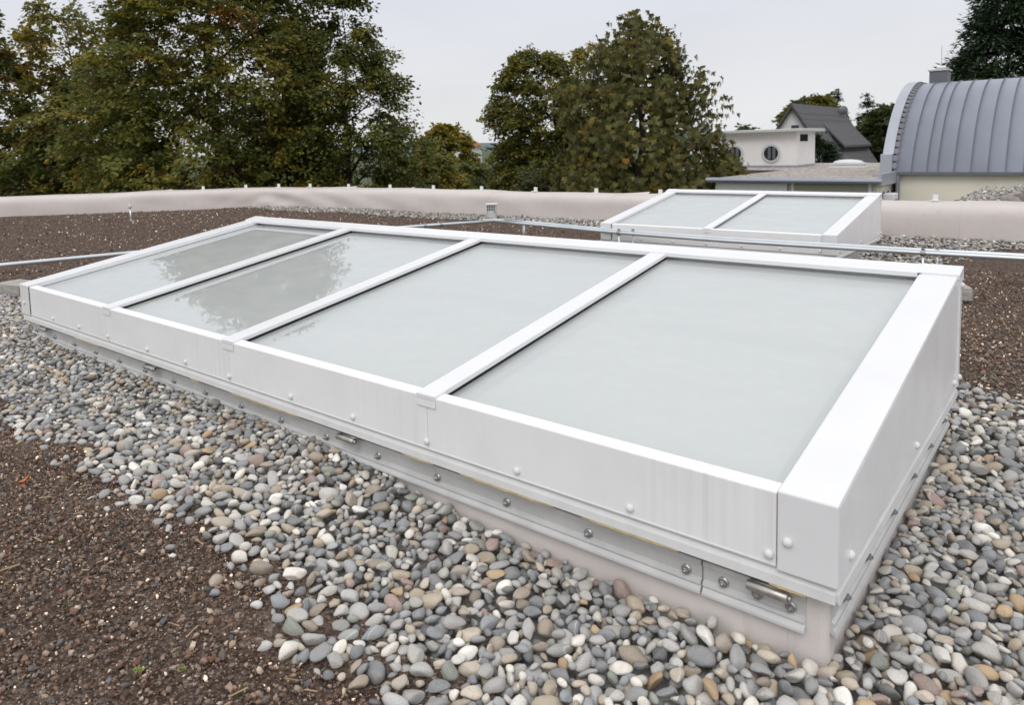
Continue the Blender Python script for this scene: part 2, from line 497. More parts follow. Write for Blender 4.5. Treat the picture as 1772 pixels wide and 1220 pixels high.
# upright white clips along the outer edge of the parapet, one metre apart; loose membrane flaps
clip = MB().box(-0.024, 0.024, -0.012, 0.012, -0.02, 0.062).box(-0.05, 0.035, -0.05, 0.012, -0.004, 0.004).mesh('clip')
first = True
clip_x = [(-9.78, 6.38), (-9.05, 7.05), (-8.27, 7.27)] + [(-7.32 + 1.04 * k, 7.30) for k in range(14)]
for cx, cy in clip_x:
    d = np.linalg.norm(path + outn * 0.46 - np.array((cx, cy)), axis=1); i = int(np.argmin(d))
    pos = path[i] + outn[i] * 0.46
    o = obj('clip', clip, 'plastic_white', parapet) if first else bpy.data.objects.new('clip', clip)
    if not first: col.objects.link(o); o.parent = parapet
    first = False
    o.location = (pos[0], pos[1], 0.339); o.rotation_euler = (0, 0, math.atan2(tang[i][1], tang[i][0]))
for s0, ln in ((6.2, 0.7), (10.2, 0.5), (13.6, 0.55), (19.4, 0.6), (15.3, 0.3)):
    i = int(np.argmin(abs(arc - s0))); p = path[i] + outn[i] * 0.44; t_ = tang[i]
    mb = MB()
    for k in range(7):
        q = p + t_ * ln * (k / 6); h = 0.336 + 0.030 * (k / 6) ** 2
        mb.v += [(q[0], q[1], 0.334), (q[0] + outn[i][0] * 0.05, q[1] + outn[i][1] * 0.05, h), (q[0] + outn[i][0] * 0.05, q[1] + outn[i][1] * 0.05, h - 0.006)]
    for k in range(6):
        a = 3 * k
        mb.f += [(a, a + 3, a + 4, a + 1), (a + 1, a + 4, a + 5, a + 2), (a + 2, a + 5, a + 3, a)]
    mb.build('membrane_flap', 'membrane', parapet, smooth=False)

# welded laps where one length of sheeting overlaps the next
for s0 in (4.1, 6.9, 9.3, 11.35, 13.3, 15.4, 17.5, 19.6, 21.7, 23.6, 25.5):
    i = int(np.argmin(abs(arc - s0)))
    if i + 1 >= len(path): continue
    mb = MB()
    for q in (i, i + 1):
        for k in range(14):
            x, y, z = pv[q * np_ + k]
            lift = 0.0035 if q == i else 0.0012
            mb.v.append((x - outn[q][0] * lift, y - outn[q][1] * lift, z + lift * (k > 6)))
    mb.f = [(k, 14 + k, 15 + k, k + 1) for k in range(13)]
    mb.build('welded_lap', 'membrane', parapet, smooth=True)

# lava-covered roof sheet
xs = np.arange(-16, 9.01, 0.1); ys = np.arange(-4.5, 7.6, 0.1)
X, Y = np.meshgrid(xs, ys)
def inside(px, py, margin=0.25):
    """inside the parapet line"""
    d2 = (px[..., None] - path[None, ::6, 0]) ** 2 + (py[..., None] - path[None, ::6, 1]) ** 2
    i = np.argmin(d2, -1) * 6
    return ((px - path[i, 0]) * outn[i, 0] + (py - path[i, 1]) * outn[i, 1]) < margin
Z = ground_h(X, Y) - 0.004 + 0.006 * np.sin(9 * X + 3 * np.sin(5 * Y)) * np.sin(8 * Y)
cxm = (X[:-1, :-1] + X[1:, 1:]) / 2; cym = (Y[:-1, :-1] + Y[1:, 1:]) / 2
ok = inside(cxm.ravel(), cym.ravel()).reshape(cxm.shape)
in_gravel_low = (((cym > -0.42) & (cym < 1.5) & (cxm > -0.1) & (cxm < 5.3)) | ((cym > -0.42) & (cym < 0.2) & (cxm < 0)))
ok &= ~in_gravel_low
# the sheet is cut away inside the gravel trench in front of and beside the skylight
idx = np.arange(X.size).reshape(X.shape)
fa = np.stack([idx[:-1, :-1], idx[:-1, 1:], idx[1:, 1:], idx[1:, :-1]], -1)[ok]
Z2 = Z.copy()
deck = obj('roof_deck', numpy_mesh('roof_deck', np.stack([X.ravel(), Y.ravel(), Z2.ravel()], 1), fa, smooth=True), 'lava')
tag(deck, 'flat roof covered with brown lava granules', kind='structure')

# ------------------------------------------------------------------ skylights
BAY, DEP, H1, H2, ZB = 1.0, 1.381, 0.339, 0.560, 0.180
SL = (H2 - H1) / DEP

bolt_me = None
def make_meshes():
    global bolt_me, screw_me, hinge_me
    b = MB()    # washer, hexagon flange head, stub of thread; axis -Y
    fn = lambda x, y, z: (x, -z, y)
    b.lathe([(0.0115, 0.0), (0.0115, 0.002), (0.0095, 0.004), (0.0085, 0.0045)], 18, fn)
    b.lathe([(0.0068, 0.0043), (0.0068, 0.0095), (0.0055, 0.0105)], 6, fn)
    b.lathe([(0.0035, 0.010), (0.0035, 0.0135), (0.0025, 0.0145)], 10, fn)
    bolt_me = b.mesh('bolt')
    s_ = MB()   # domed plastic screw cover; axis -Y
    s_.lathe([(0.0098, 0.0), (0.0098, 0.0022), (0.0088, 0.0050), (0.0066, 0.0074), (0.0036, 0.0088), (0.0010, 0.0092)], 16, fn)
    screw_me = s_.mesh('screw_cap')
    h = MB()    # hinge barrel along X with two knuckle joints and a leaf going back up
    f2 = lambda x, y, z: (z, x, y)
    h.lathe([(0.0080, 0.0), (0.0095, 0.0012), (0.0095, 0.0788), (0.0080, 0.080)], 14, f2)
    h.lathe([(0.0050, 0.0801), (0.0065, 0.0806), (0.0060, 0.0860)], 12, f2)
    h.box(0.004, 0.076, 0.004, 0.036, 0.004, 0.009)
    hinge_me = h.mesh('hinge')
make_meshes()
for me, mt in ((bolt_me, 'bolt_steel'), (screw_me, 'plastic_white'), (hinge_me, 'hinge_steel')):
    me.materials.append(M[mt])
    for p in me.polygons: p.use_smooth = (mt != 'bolt_steel')

def inst(name, me, parent, loc, rz=0.0, rx=0.0):
    o = bpy.data.objects.new(name, me); col.objects.link(o); o.parent = parent
    o.location = loc; o.rotation_euler = (rx, 0, rz); return o

def skylight(name, nb, loc, label, detail=True):
    L = nb * BAY
    root = empty(name, loc)
    tag(root, label, 'skylight', 'pitched glass skylights on the roof')
    top = lambda y: H1 + SL * y
    G = lambda y: top(y) - 0.027
    xa, xb = -0.055, L + 0.055
    # curb: membrane-clad upstand with softened corners
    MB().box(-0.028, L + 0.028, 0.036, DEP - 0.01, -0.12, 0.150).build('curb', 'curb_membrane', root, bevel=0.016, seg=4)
    if detail:      # lapped sheet at the corner
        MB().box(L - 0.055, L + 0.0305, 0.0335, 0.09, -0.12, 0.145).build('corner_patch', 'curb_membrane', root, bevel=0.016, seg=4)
    # apron below the front panel, flaring slightly outwards
    ap = [(0.024, 0.200), (0.004, 0.186), (0.006, 0.176), (-0.001, 0.166), (-0.004, 0.148), (-0.001, 0.147), (0.012, 0.164), (0.030, 0.186)]
    MB().prism(ap, lambda p, t: (t, p[0], p[1]), xa + 0.012, xb - 0.004).build('apron', 'apron_paint', root, bevel=0.0012)
    sp_ = [(L + 0.055 - p[0], p[1]) for p in ap]
    MB().prism(sp_, lambda p, t: (p[0], t, p[1]), 0.002, DEP + 0.01).build('apron', 'apron_paint', root, bevel=0.0012)
    # sealant squeezed out under the apron in places
    if detail:
        for x0, x1 in ((0.12, 0.16), (0.62, 0.9), (1.72, 1.78), (2.0, 2.42), (2.9, 3.02), (3.12, 3.42), (3.5, 3.74), (3.93, 4.0)):
            if x1 < L + .1:
                mb = MB(); n = 10
                for k in range(n + 1):
                    t = k / n; w = (0.0016 + 0.0009 * math.sin(37 * x0 + 23 * t)) * math.sin(math.pi * t) ** 0.5 + 0.0003
                    x = x0 + (x1 - x0) * t
                    mb.v += [(x, -0.0035, 0.1465), (x, -0.0045, 0.1465 - w), (x, 0.004, 0.1465 - w), (x, 0.004, 0.150)]
                for k in range(n):
                    a = 4 * k
                    mb.f += [(a + i, a + (i + 1) % 4, a + 4 + (i + 1) % 4, a + 4 + i) for i in range(4)]
                mb.build('sealant_bead', 'sealant', root)
    # clamping rails with ridges: two lengths in front, one at the side
    rp = [(0.034, 0.126), (0.026, 0.126), (0.0245, 0.116), (0.0290, 0.114), (0.0290, 0.084), (0.0235, 0.081), (0.0215, 0.074), (0.0270, 0.071),
          (0.0225, 0.067), (0.0190, 0.060), (0.0180, 0.0545), (0.0215, 0.0535), (0.034, 0.060)]
    segs = [(-0.02, L - 0.222), (L - 0.218, L - 0.010)] if detail else [(-0.02, L - 0.01)]
    rails = []
    for x0, x1 in segs:
        rails.append(MB().prism(rp, lambda p, t: (t, p[0], p[1]), x0, x1).build('clamping_rail', 'rail_alu', root, bevel=0.0008))
    rs_ = [(L + 0.062 - p[0], p[1] + (0.0)) for p in rp]
    side_rail = MB().prism(rs_, lambda p, t: (p[0], t, p[1]), 0.045, DEP - 0.03).build('clamping_rail', 'rail_alu', root, bevel=0.0008)
    xsb = [0.046 + 0.2465 * k for k in range(int((L - 0.25) / 0.2465) + 1)] + [L - 0.174, L - 0.104, L - 0.038]
    for x in xsb:
        rr = rails[0] if (not detail or x < L - 0.22) else rails[1]
        inst('bolt', bolt_me, rr, (x, 0.0285, 0.0945 + random.uniform(-.0015, .0015)))
    for y in [0.126] + [0.303 + 0.2425 * k for k in range(5)]:
        inst('bolt', bolt_me, side_rail, (L + 0.0335, y, 0.0945), rz=R(90))
    for x in ([0.17, 1.335, 2.605, 3.886] if detail else []):
        if x < L: inst('hinge', hinge_me, root, (x, -0.001, 0.1285))
    # front panels, one per bay, folded back over the top edge
    for k in range(nb):
        x0 = k + (0.066 if k == 0 else 0.0008); x1 = k + 1 - (0.058 if k == nb - 1 else 0.0008)
        pf = [(0.0, 0.1855), (0.0, 0.3315), (0.036, 0.3315 + 0.0055), (0.036, 0.330), (0.006, 0.325), (0.006, 0.1855)]
        fp = MB().prism(pf, lambda p, t: (t, p[0], p[1]), x0, x1).build('front_panel', 'white_front', root, bevel=0.0025)
        MB().box(x0, x1, -0.0016, 0.004, 0.1842, 0.1872).build('bottom_fold', 'white_paint', fp)
        for x in (k + 0.37, k + 0.685, k + 0.997 if k < nb - 1 else k + 0.929):
            if k == nb - 1: x -= 0.06 if x < k + 0.9 else 0
            inst('screw_cap', screw_me, fp, (x, -0.0002, 0.2055))
    # panes: clear outer sheet, spacer, white diffusing sheet underneath
    for k in range(nb):
        x0 = k + (0.050 if k == 0 else 0.030); x1 = k + 1 - (0.050 if k == nb - 1 else 0.030)
        y0, y1 = 0.030, DEP - 0.035
        g = MB().add([(x0, y0, G(y0)), (x1, y0, G(y0)), (x1, y1, G(y1)), (x0, y1, G(y1))], [(0, 1, 2, 3)]).build('glass_pane', 'glass', root)
        d_ = 0.026
        MB().add([(x0, y0, G(y0) - d_), (x1, y0, G(y0) - d_), (x1, y1, G(y1) - d_), (x0, y1, G(y1) - d_)], [(0, 1, 2, 3)]).build('diffuser_sheet', 'diffuser', g)
        ym = 0.5 * (y0 + y1) + 0.05
        MB().add([(x0, ym, G(ym) - d_ + .0015), (x1, ym, G(ym) - d_ + .0015), (x1, ym + .075, G(ym + .075) - d_ + .0015), (x0, ym + .075, G(ym + .075) - d_ + .0015)],
                 [(0, 1, 2, 3)]).build('sheet_overlap', 'diffuser_seam', g)
        mb = MB()
        def strip(ax, bx, ay, by, dd):
            mb.add([(ax, ay, G(ay) - dd), (bx, ay, G(ay) - dd), (bx, by, G(by) - dd), (ax, by, G(by) - dd),
                    (ax, ay, G(ay) - d_), (bx, ay, G(ay) - d_), (bx, by, G(by) - d_), (ax, by, G(by) - d_)],
                   [(0, 1, 2, 3), (0, 4, 5, 1), (1, 5, 6, 2), (2, 6, 7, 3), (3, 7, 4, 0)])
        strip(x0, x1, y0, y0 + 0.055, 0.013); strip(x0, x0 + 0.042, y0 + 0.055, y1 - 0.05, 0.013); strip(x1 - 0.042, x1, y0 + 0.055, y1 - 0.05, 0.013)
        mb.build('inner_frame', 'inner_frame', g)
        mb = MB(); strip(x0, x1, y1 - 0.052, y1, 0.019); mb.build('spacer', 'spacer', g)
        # black edge seal at the foot of the pane
        MB().add([(x0, 0.0355, G(.0355) + .0012), (x1, 0.0355, G(.0355) + .0012), (x1, 0.041, G(.041) + .0012), (x0, 0.041, G(.041) + .0012),
                  (x0, 0.0355, G(.0355) + .014), (x1, 0.0355, G(.0355) + .014)], [(0, 1, 2, 3), (0, 4, 5, 1), (4, 3, 2, 5)]).build('edge_seal', 'gasket', g)
    # glazing bars
    for k in range(1, nb):
        def sl_box(mb, x0, x1, y0, y1, lo, hi):
            return mb.add([(x0, y0, top(y0) + lo), (x1, y0, top(y0) + lo), (x1, y1, top(y1) + lo), (x0, y1, top(y1) + lo),
                           (x0, y0, top(y0) + hi), (x1, y0, top(y0) + hi), (x1, y1, top(y1) + hi), (x0, y1, top(y1) + hi)],
                          [(0, 3, 2, 1), (4, 5, 6, 7), (0, 1, 5, 4), (1, 2, 6, 5), (2, 3, 7, 6), (3, 0, 4, 7)])
        br = sl_box(MB(), k - 0.036, k + 0.036, -0.0045, DEP - 0.02, -0.016, 0.0).build('glazing_bar', 'white_paint', root, bevel=0.0025)
        sl_box(MB(), k - 0.026, k + 0.026, 0.01, DEP - 0.03, -0.029, -0.0161).build('gasket', 'gasket', br)
        fl = MB().box(k - 0.036, k + 0.036, -0.0045, -0.0015, 0.304, 0.3225).build('end_flap', 'white_front', br, bevel=0.0008)
    def sl_box(mb, x0, x1, y0, y1, lo, hi):
        return mb.add([(x0, y0, top(y0) + lo), (x1, y0, top(y0) + lo), (x1, y1, top(y1) + lo), (x0, y1, top(y1) + lo),
                       (x0, y0, top(y0) + hi), (x1, y0, top(y0) + hi), (x1, y1, top(y1) + hi), (x0, y1, top(y1) + hi)],
                      [(0, 3, 2, 1), (4, 5, 6, 7), (0, 1, 5, 4), (1, 2, 6, 5), (2, 3, 7, 6), (3, 0, 4, 7)])
    # end caps: sloping cover and the folded front, one piece each
    for x0, x1, lft in ((xa, 0.058, True), (L - 0.055, xb, False)):
        pf = [(-0.006, 0.1795), (-0.006, H1), (DEP - 0.005, top(DEP - 0.005)), (DEP - 0.005, top(DEP - 0.005) - 0.026), (0.02, top(0.02) - 0.026), (0.004, 0.1795)]
        cap = MB().prism(pf, lambda p, t: (t, p[0], p[1]), x0, x1).build('end_cover', 'white_paint', root, bevel=0.004, seg=3)
        gx0, gx1 = (0.04, 0.0545) if lft else (L - 0.0515, L - 0.04)
        sl_box(MB(), gx0, gx1, 0.03, DEP - 0.04, -0.044, -0.0262).build('gasket', 'gasket', cap)
        if lft: MB().box(0.0582, 0.0655, -0.001, 0.010, 0.1855, 0.3305).build('joint', 'gasket', cap)
        inst('screw_cap', screw_me, cap, (0.0 if lft else L - 0.034, -0.0063, 0.2435))
    # side panels
    for sx_, nm in ((xb, 1), (xa, -1)):
        x0, x1 = (sx_ - 0.006, sx_ + 0.0005) if nm > 0 else (sx_ - 0.0005, sx_ + 0.006)
        poly = [(0.0005, 0.1795), (0.0005, top(0) - 0.006), (DEP - 0.012, top(DEP - 0.012) - 0.006), (DEP - 0.012, 0.1795)]
        sp2 = MB().prism(poly, lambda p, t: (t, p[0], p[1]), x0, x1).build('side_panel', 'white_side', root, bevel=0.001)
        if nm > 0:
            for y in (0.078, 0.708, 1.313): inst('screw_cap', screw_me, sp2, (sx_ + 0.0005, y, 0.2095), rz=R(90))
    # rear: ridge cover with a nose over the glass, back panel, folded corner pieces
    rg = [(DEP - 0.052, top(DEP - 0.052) - 0.012), (DEP - 0.052, top(DEP - 0.052) + 0.004), (DEP + 0.030, top(DEP) + 0.013), (DEP + 0.034, top(DEP) + 0.009),
          (DEP + 0.034, top(DEP) - 0.036), (DEP + 0.026, top(DEP) - 0.036), (DEP + 0.026, top(DEP) - 0.004)]
    MB().prism(rg, lambda p, t: (t, p[0], p[1]), 0.02, L - 0.045).build('ridge_cover', 'white_paint', root, bevel=0.0015)
    for x0, x1 in ((xa - 0.003, 0.03), (L - 0.06, xb + 0.006)):
        rg2 = [(p[0], p[1] + 0.0022) for p in rg]
        MB().prism(rg2, lambda p, t: (t, p[0], p[1]), x0, x1).build('ridge_corner', 'white_paint', root, bevel=0.0015)
    bp_ = MB().box(xa + 0.004, xb - 0.004, DEP - 0.010, DEP + 0.022, 0.160, top(DEP) - 0.02).build('back_panel', 'white_side', root, bevel=0.003)
    MB().box(xb - 0.0055, xb + 0.004, DEP - 0.0115, DEP + 0.024, 0.1795, top(DEP) - 0.02).build('corner_strip', 'white_paint', root, bevel=0.002)
    inst('screw_cap', screw_me, bp_, (xb + 0.004, DEP + 0.010, 0.2095), rz=R(90))
    inst('screw_cap', screw_me, bp_, (xb + 0.004, DEP + 0.010, 0.515), rz=R(90))
    return root

skylight('skylight', 4, (0, 0, 0), 'long white skylight with four glass panes rising from the pebble bed')
skylight('skylight', 2, (0.79, 4.52, -0.072), 'short white skylight with two glass panes behind the double steel rail', detail=False)

# ------------------------------------------------------------------ steel safety rail, anchors, vent, weights
def tube_obj(name, pts, r, mat, parent=None, n=12, smooth=True):
    return MB().tube(pts, r, n).build(name, mat, parent, smooth=smooth)

RZ = 0.20
run_left = [(-4.2, -7.0, RZ), (-2.075, 0.486, RZ), (-1.839, 1.376, RZ), (-1.305, 3.515, RZ), (-1.06, 4.10, RZ), (-0.735, 4.70, RZ)]
run_right = [(-0.735, 4.70, RZ), (-0.251, 4.618, RZ), (1.036, 4.383, RZ), (2.033, 4.300, RZ), (3.492, 4.320, RZ), (4.029, 4.358, RZ), (7.5, 4.60, RZ)]
rail = empty('safety_rail', (0, 0, 0))
tag(rail, 'galvanised steel tube rail running low across the lava roof behind the long skylight', 'rail')
tube_obj('tube', run_left, 0.017, 'tube_zinc', rail)
tube_obj('tube', run_right, 0.0155, 'tube_zinc', rail)
tube_obj('tube', [(-0.60, 4.735, RZ + .012)] + [(x, y + 0.062, z + 0.010) for x, y, z in run_right[1:]], 0.0155, 'tube_zinc', rail)
MB().tube([(-0.80, 4.60, RZ + .004), (-0.735, 4.705, RZ + .006), (-0.60, 4.70, RZ + .006)], 0.0215, 12).build('elbow', 'plastic_grey', rail, smooth=True)
def clamp(x, y, ax, post=True, ground=0.0):
    e_ = MB()
    e_.tube([(x - ax[0] * .016, y - ax[1] * .016, RZ), (x + ax[0] * .016, y + ax[1] * .016, RZ)], 0.0225, 12)
    nx_, ny_ = -ax[1], ax[0]
    e_.box(x - .010, x + .010, y - .010, y + .010, RZ + .018, RZ + .036)
    c_ = e_.build('clamp', 'bolt_steel', rail, smooth=False)
    if post: MB().tube([(x, y, ground - .05), (x, y, RZ - .015)], 0.009, 8).build('post', 'tube_zinc', rail, smooth=True)
clamp(-1.02, 4.17, (0.45, 0.89), False); clamp(-1.10, 4.01, (0.45, 0.89), True)
clamp(1.01, 4.388, (0.98, -0.18)); clamp(1.13, 4.43, (0.98, -0.16))
clamp(3.46, 4.319, (1, 0.02)); clamp(3.535, 4.385, (1, 0.02)); clamp(-1.66, 2.1, (0.24, 0.97))
# anchor with eye ring
an = empty('anchor_post', (-0.36, 4.74, 0.0))
tag(an, 'upright steel anchor with an eye ring at the rail behind the long skylight', 'anchor')
MB().tube([(0, 0, -.05), (0, 0, .21)], 0.014, 10).build('post', 'tube_zinc', an, smooth=True)
ring = MB(); nR = 20
ring.tube([(0.030 * math.cos(2 * math.pi * k / nR), 0, 0.245 + 0.034 * math.sin(2 * math.pi * k / nR)) for k in range(nR + 1)], 0.008, 8, cap=False)
o = ring.build('eye_ring', 'bolt_steel', an, smooth=True); o.rotation_euler = (0, 0, R(-20))
MB().lathe([(0.03, -0.03), (0.03, 0.012), (0.02, 0.018)], 14).build('foot_plate', 'tube_zinc', an)

pin = empty('roof_pin', (-7.33, 3.75, 0)); tag(pin, 'thin steel pin standing alone in the brown lava by the parapet', 'pin')
MB().tube([(0, 0, -.05), (0, 0, .19)], 0.013, 8).build('shaft', 'tube_zinc', pin, smooth=True)
MB().lathe([(0.012, .19), (0.030, .205), (0.030, .235), (0.012, .262)], 10).build('head', 'plastic_grey', pin)
MB().lathe([(0.05, -0.04), (0.05, 0.006)], 10).build('foot_plate', 'tube_zinc', pin)

vt = empty('roof_vent', (-2.32, 6.52, 0)); tag(vt, 'small grey vent cowl with slots standing in pebbles by the parapet', 'vent')
MB().lathe([(0.088, -0.1), (0.088, 0.11), (0.080, 0.115)], 16).build('pipe', 'plastic_grey', vt)
body = MB().box(-0.080, 0.080, -0.075, 0.075, 0.11, 0.215).build('cowl', 'plastic_grey', vt, bevel=0.006)
MB().box(-0.098, 0.098, -0.092, 0.092, 0.2152, 0.232).build('lid', 'plastic_white', vt, bevel=0.004)
for k in range(4):
    for j in range(2):
        MB().box(-0.068 + k * 0.036, -0.044 + k * 0.036, -0.0775, -0.0752, 0.125 + j * 0.042, 0.158 + j * 0.042).build('slot', 'vent_dark', body)
vt.rotation_euler = (0, 0, R(32)); vt.scale = (.84, .84, .90)

def rough_block(name, lx, ly, lz, loc, rz, label):
    bm = bmesh.new(); bmesh.ops.create_cube(bm, size=1.0)
    bmesh.ops.scale(bm, vec=(lx, ly, lz), verts=bm.verts)
    bmesh.ops.bevel(bm, geom=bm.edges[:], offset=0.008, segments=2, affect='EDGES')
    bmesh.ops.subdivide_edges(bm, edges=bm.edges[:], cuts=3, use_grid_fill=True)
    for v_ in bm.verts: v_.co += Vector((random.uniform(-1, 1), random.uniform(-1, 1), random.uniform(-1, 1))) * 0.0022
    me = bpy.data.meshes.new(name); bm.to_mesh(me); bm.free()
    o_ = obj(name, me, 'concrete'); o_.location = loc; o_.rotation_euler = (0, 0, rz)
    return tag(o_, label, 'concrete block', 'concrete weights on the roof')
rough_block('concrete_block', 0.34, 0.20, 0.085, (-1.53, 0.44, 0.085), R(12), 'weathered concrete block on the pebbles beside the long skylight front')
rough_block('concrete_block', 0.30, 0.16, 0.080, (3.66, 3.78, 0.040), R(20), 'pale concrete block on the lava behind the tall end of the long skylight')
o = MB().box(-0.45, 0.45, -0.012, 0.012, -0.006, 0.006).build('flat_bar', 'plastic_grey', bevel=0.001)
o.location = (-0.75, 0.36, 0.075); o.rotation_euler = (0, R(1), R(-8)); tag(o, 'thin grey flat bar lying between concrete block and skylight', 'metal bar')

# ------------------------------------------------------------------ neighbouring buildings
# --- hall with barrel-vaulted standing-seam roof
BX0, BY, BZ, BR, BA = 0.84, 16.344, 0.244, 3.5, R(66)
BYC, BZC = BY + BR * math.sin(BA), BZ - BR * math.cos(BA)
BX1 = 16.0
def arc_pt(t, r=BR): return (BYC - r * math.sin(t), BZC + r * math.cos(t))
hall = empty('barrel_roof_hall', (0, 0, 0))
tag(hall, 'cream hall under a curved grey standing-seam metal roof', 'building')
ts = [BA * 1.0 - 2 * BA * k / 48 for k in range(49)]
mb = MB()
for x in (BX0, BX1):
    for t in ts:
        y, z = arc_pt(t); mb.v.append((x, y, z))
for k in range(48): mb.f.append((k, k + 1, 50 + k, 49 + k))
for t in ts:
    y, z = arc_pt(t, BR - 0.12); mb.v.append((BX0, y, z))
for k in range(48): mb.f.append((k, 98 + k, 98 + k + 1, k + 1))
mb.v += [(BX0, arc_pt(BA, BR - .12)[0], arc_pt(BA, BR - .12)[1]), (BX1, arc_pt(BA, BR - .12)[0], arc_pt(BA, BR - .12)[1])]
roof = mb.build('roof', 'zinc_roof', hall, smooth=True)
seam_x = [0.90, 1.19, 1.48, 1.68, 1.98]
while seam_x[-1] < 12: seam_x.append(seam_x[-1] + (0.30 if len(seam_x) < 9 else 0.31))
for x in seam_x:
    mb = MB()
    for t in ts[:34]:
        y, z = arc_pt(t); y2, z2 = arc_pt(t, BR + 0.024)
        mb.v += [(x - .005, y, z), (x - .005, y2, z2), (x + .005, y2, z2), (x + .005, y, z)]
    for k in range(33):
        a = 4 * k
        mb.f += [(a, a + 1, a + 5, a + 4), (a + 1, a + 2, a + 6, a + 5), (a + 2, a + 3, a + 7, a + 6)]
    mb.f += [(0, 3, 2, 1)]
    mb.build('seam', 'zinc_dark', roof, smooth=False)
# raised gable coping in front of the end of the vault, with pleated flashing along its foot
mb = MB()
for x in (BX0 - 0.24, BX0 - 0.03):
    for t in ts:
        y, z = arc_pt(t, BR + 0.055); mb.v.append((x, y, z))
    for t in ts:
        y, z = arc_pt(t, BR - 0.25); mb.v.append((x, y, z))
n = 49
for k in range(48):
    mb.f += [(k, k + 1, 2 * n + k + 1, 2 * n + k), (n + k, 3 * n + k, 3 * n + k + 1, n + k + 1), (k, n + k, n + k + 1, k + 1), (2 * n + k, 2 * n + k + 1, 3 * n + k + 1, 3 * n + k)]
mb.f += [(0, 2 * n, 3 * n, n), (n - 1, 2 * n - 1, 4 * n - 1, 3 * n - 1)]
coping = mb.build('gable_coping', 'zinc_light', hall, smooth=False)
for k in range(26):
    t0 = BA * (0.98 - 1.15 * k / 26); t1 = t0 - BA * 0.034
    a0, a1 = arc_pt(t0, BR + 0.012), arc_pt(t1, BR + 0.012); b0, b1 = arc_pt(t0, BR + 0.045), arc_pt(t1, BR + 0.035)
    MB().add([(BX0 + 0.05, *a0), (BX0 + 0.05, *a1), (BX0 - 0.028, *b1), (BX0 - 0.028, *b0), (BX0 + 0.10, *arc_pt((t0 + t1) / 2, BR + .006))],
             [(0, 3, 2, 1), (0, 1, 4)]).build('pleat', 'zinc_dark', coping)
mb = MB().box(BX0 + 0.06, BX1, BY + 0.10, BY + 2 * BR * math.sin(BA) - .1, GZ, BZ - 0.02).build('wall', 'render_cream', hall)
MB().box(BX0 - 0.05, BX1, BY - 0.04, BY + 0.06, BZ - 0.05, BZ + 0.012).build('eaves_trim', 'zinc_dark', hall)
poly = [(arc_pt(t, BR - .1)) for t in ts]
MB().prism(poly, lambda p, t: (t, p[0], p[1]), BX0 - 0.22, BX0 - 0.06).build('gable_wall', 'render_cream', hall)
MB().tube([(BX0 + 0.10, BY - 0.02, BZ - .06), (BX0 + 0.10, BY - 0.02, GZ)], 0.045, 10).build('downpipe', 'zinc_dark', hall, smooth=True)
MB().box(BX0 - .25, BX0 - .02, BY - .05, BY + .12, BZ - .02, BZ + .40).build('corner_box', 'zinc_light', hall, bevel=.01)
ch = MB().box(0.96, 1.36, 19.55, 20.0, 2.0, 2.62).build('chimney', 'zinc_dark', hall, bevel=0.01)
MB().box(0.93, 1.39, 19.52, 20.03, 2.6205, 2.655).build('chimney_cap', 'plastic_grey', ch)
MB().tube([(1.18, 19.8, 2.65), (1.18, 19.8, 3.25)], 0.006, 6).build('lightning_rod', 'bolt_steel', ch)
MB().tube([(1.10, 19.8, 2.65), (1.10, 19.8, 2.72), (1.28, 19.8, 2.72)], 0.04, 8).build('flue', 'plastic_white', ch)

# --- annexe with flat gravel roof, gutter and shuttered windows
AX1, AY, AZ = 0.90, 14.85, 0.15
annex = empty('annex', (0, 0, 0)); tag(annex, 'low annex with flat gravel roof, grey gutter and roller shutters', 'building')
MB().box(-2.75, AX1 - .06, AY + 0.08, 20, AZ - 0.02, AZ).box(-6.9, AX1 - .06, 20.0005, 26.5, AZ - 0.02, AZ).build('gravel_roof', 'gravel_far', annex)
g_ = MB().prism([(AY, AZ + .02), (AY - .08, AZ + .012), (AY - .09, AZ - .03), (AY - .05, AZ - .07), (AY + .01, AZ - .04)], lambda p, t: (t, p[0], p[1]), -2.8, AX1 + .05).build('gutter', 'zinc_roof', annex, bevel=.006)
MB().box(-2.8, AX1, AY + .0105, AY + .078, AZ - .085, AZ + .03).build('fascia', 'zinc_light', annex)
MB().box(AX1 - .058, AX1 + .02, AY + .08, BY + .2, AZ - .13, AZ + .12).build('fascia', 'zinc_light', annex)
MB().box(-2.7, AX1 - .10, AY + .25, 20.1, GZ, -0.021).box(-6.8, AX1 - .10, 20.1005, 26, GZ, AZ - .0205).build('wall', 'render_cream', annex)
MB().box(-2.69, AX1 - .11, AY + .26, AY + .6, -.0205, AZ - .021).build('lintel', 'render_cream', annex)
for x0, x1, is_white in ((-2.55, -1.05, 1), (-0.85, 0.66, 0)):
    w = MB().box(x0, x1, AY + .22, AY + .2595, -1.9, 0.06).build('window', 'window_dark', annex)
    MB().box(x0, x1, AY + .15, AY + .219, -0.13, 0.05).build('roller_shutter', 'far_white' if is_white else 'shutter_cream', w)  # first window has a white shutter, the second a cream one
    MB().box(x0 - .05, x0, AY + .14, AY + .22, -1.9, .06).build('frame', 'far_white', w)
    MB().box(x1, x1 + .05, AY + .14, AY + .22, -1.9, .06).build('frame', 'far_white', w)
    for k in range(1, 4):
        xx = x0 + (x1 - x0) * k / 4
        MB().box(xx - .02, xx + .02, AY + .19, AY + .2195, -1.9, -.131).build('mullion', 'far_white', w)
for k in range(3):
    w = MB().box(AX1 - .101, AX1 - .07, AY + .42 + k * .42, AY + .72 + k * .42, -1.6, -.15).build('window', 'window_dark', annex)
    MB().box(AX1 - .0695, AX1 - .05, AY + .36 + k * .42, AY + .42 + k * .42, -1.7, -.12).build('frame', 'far_white', w)
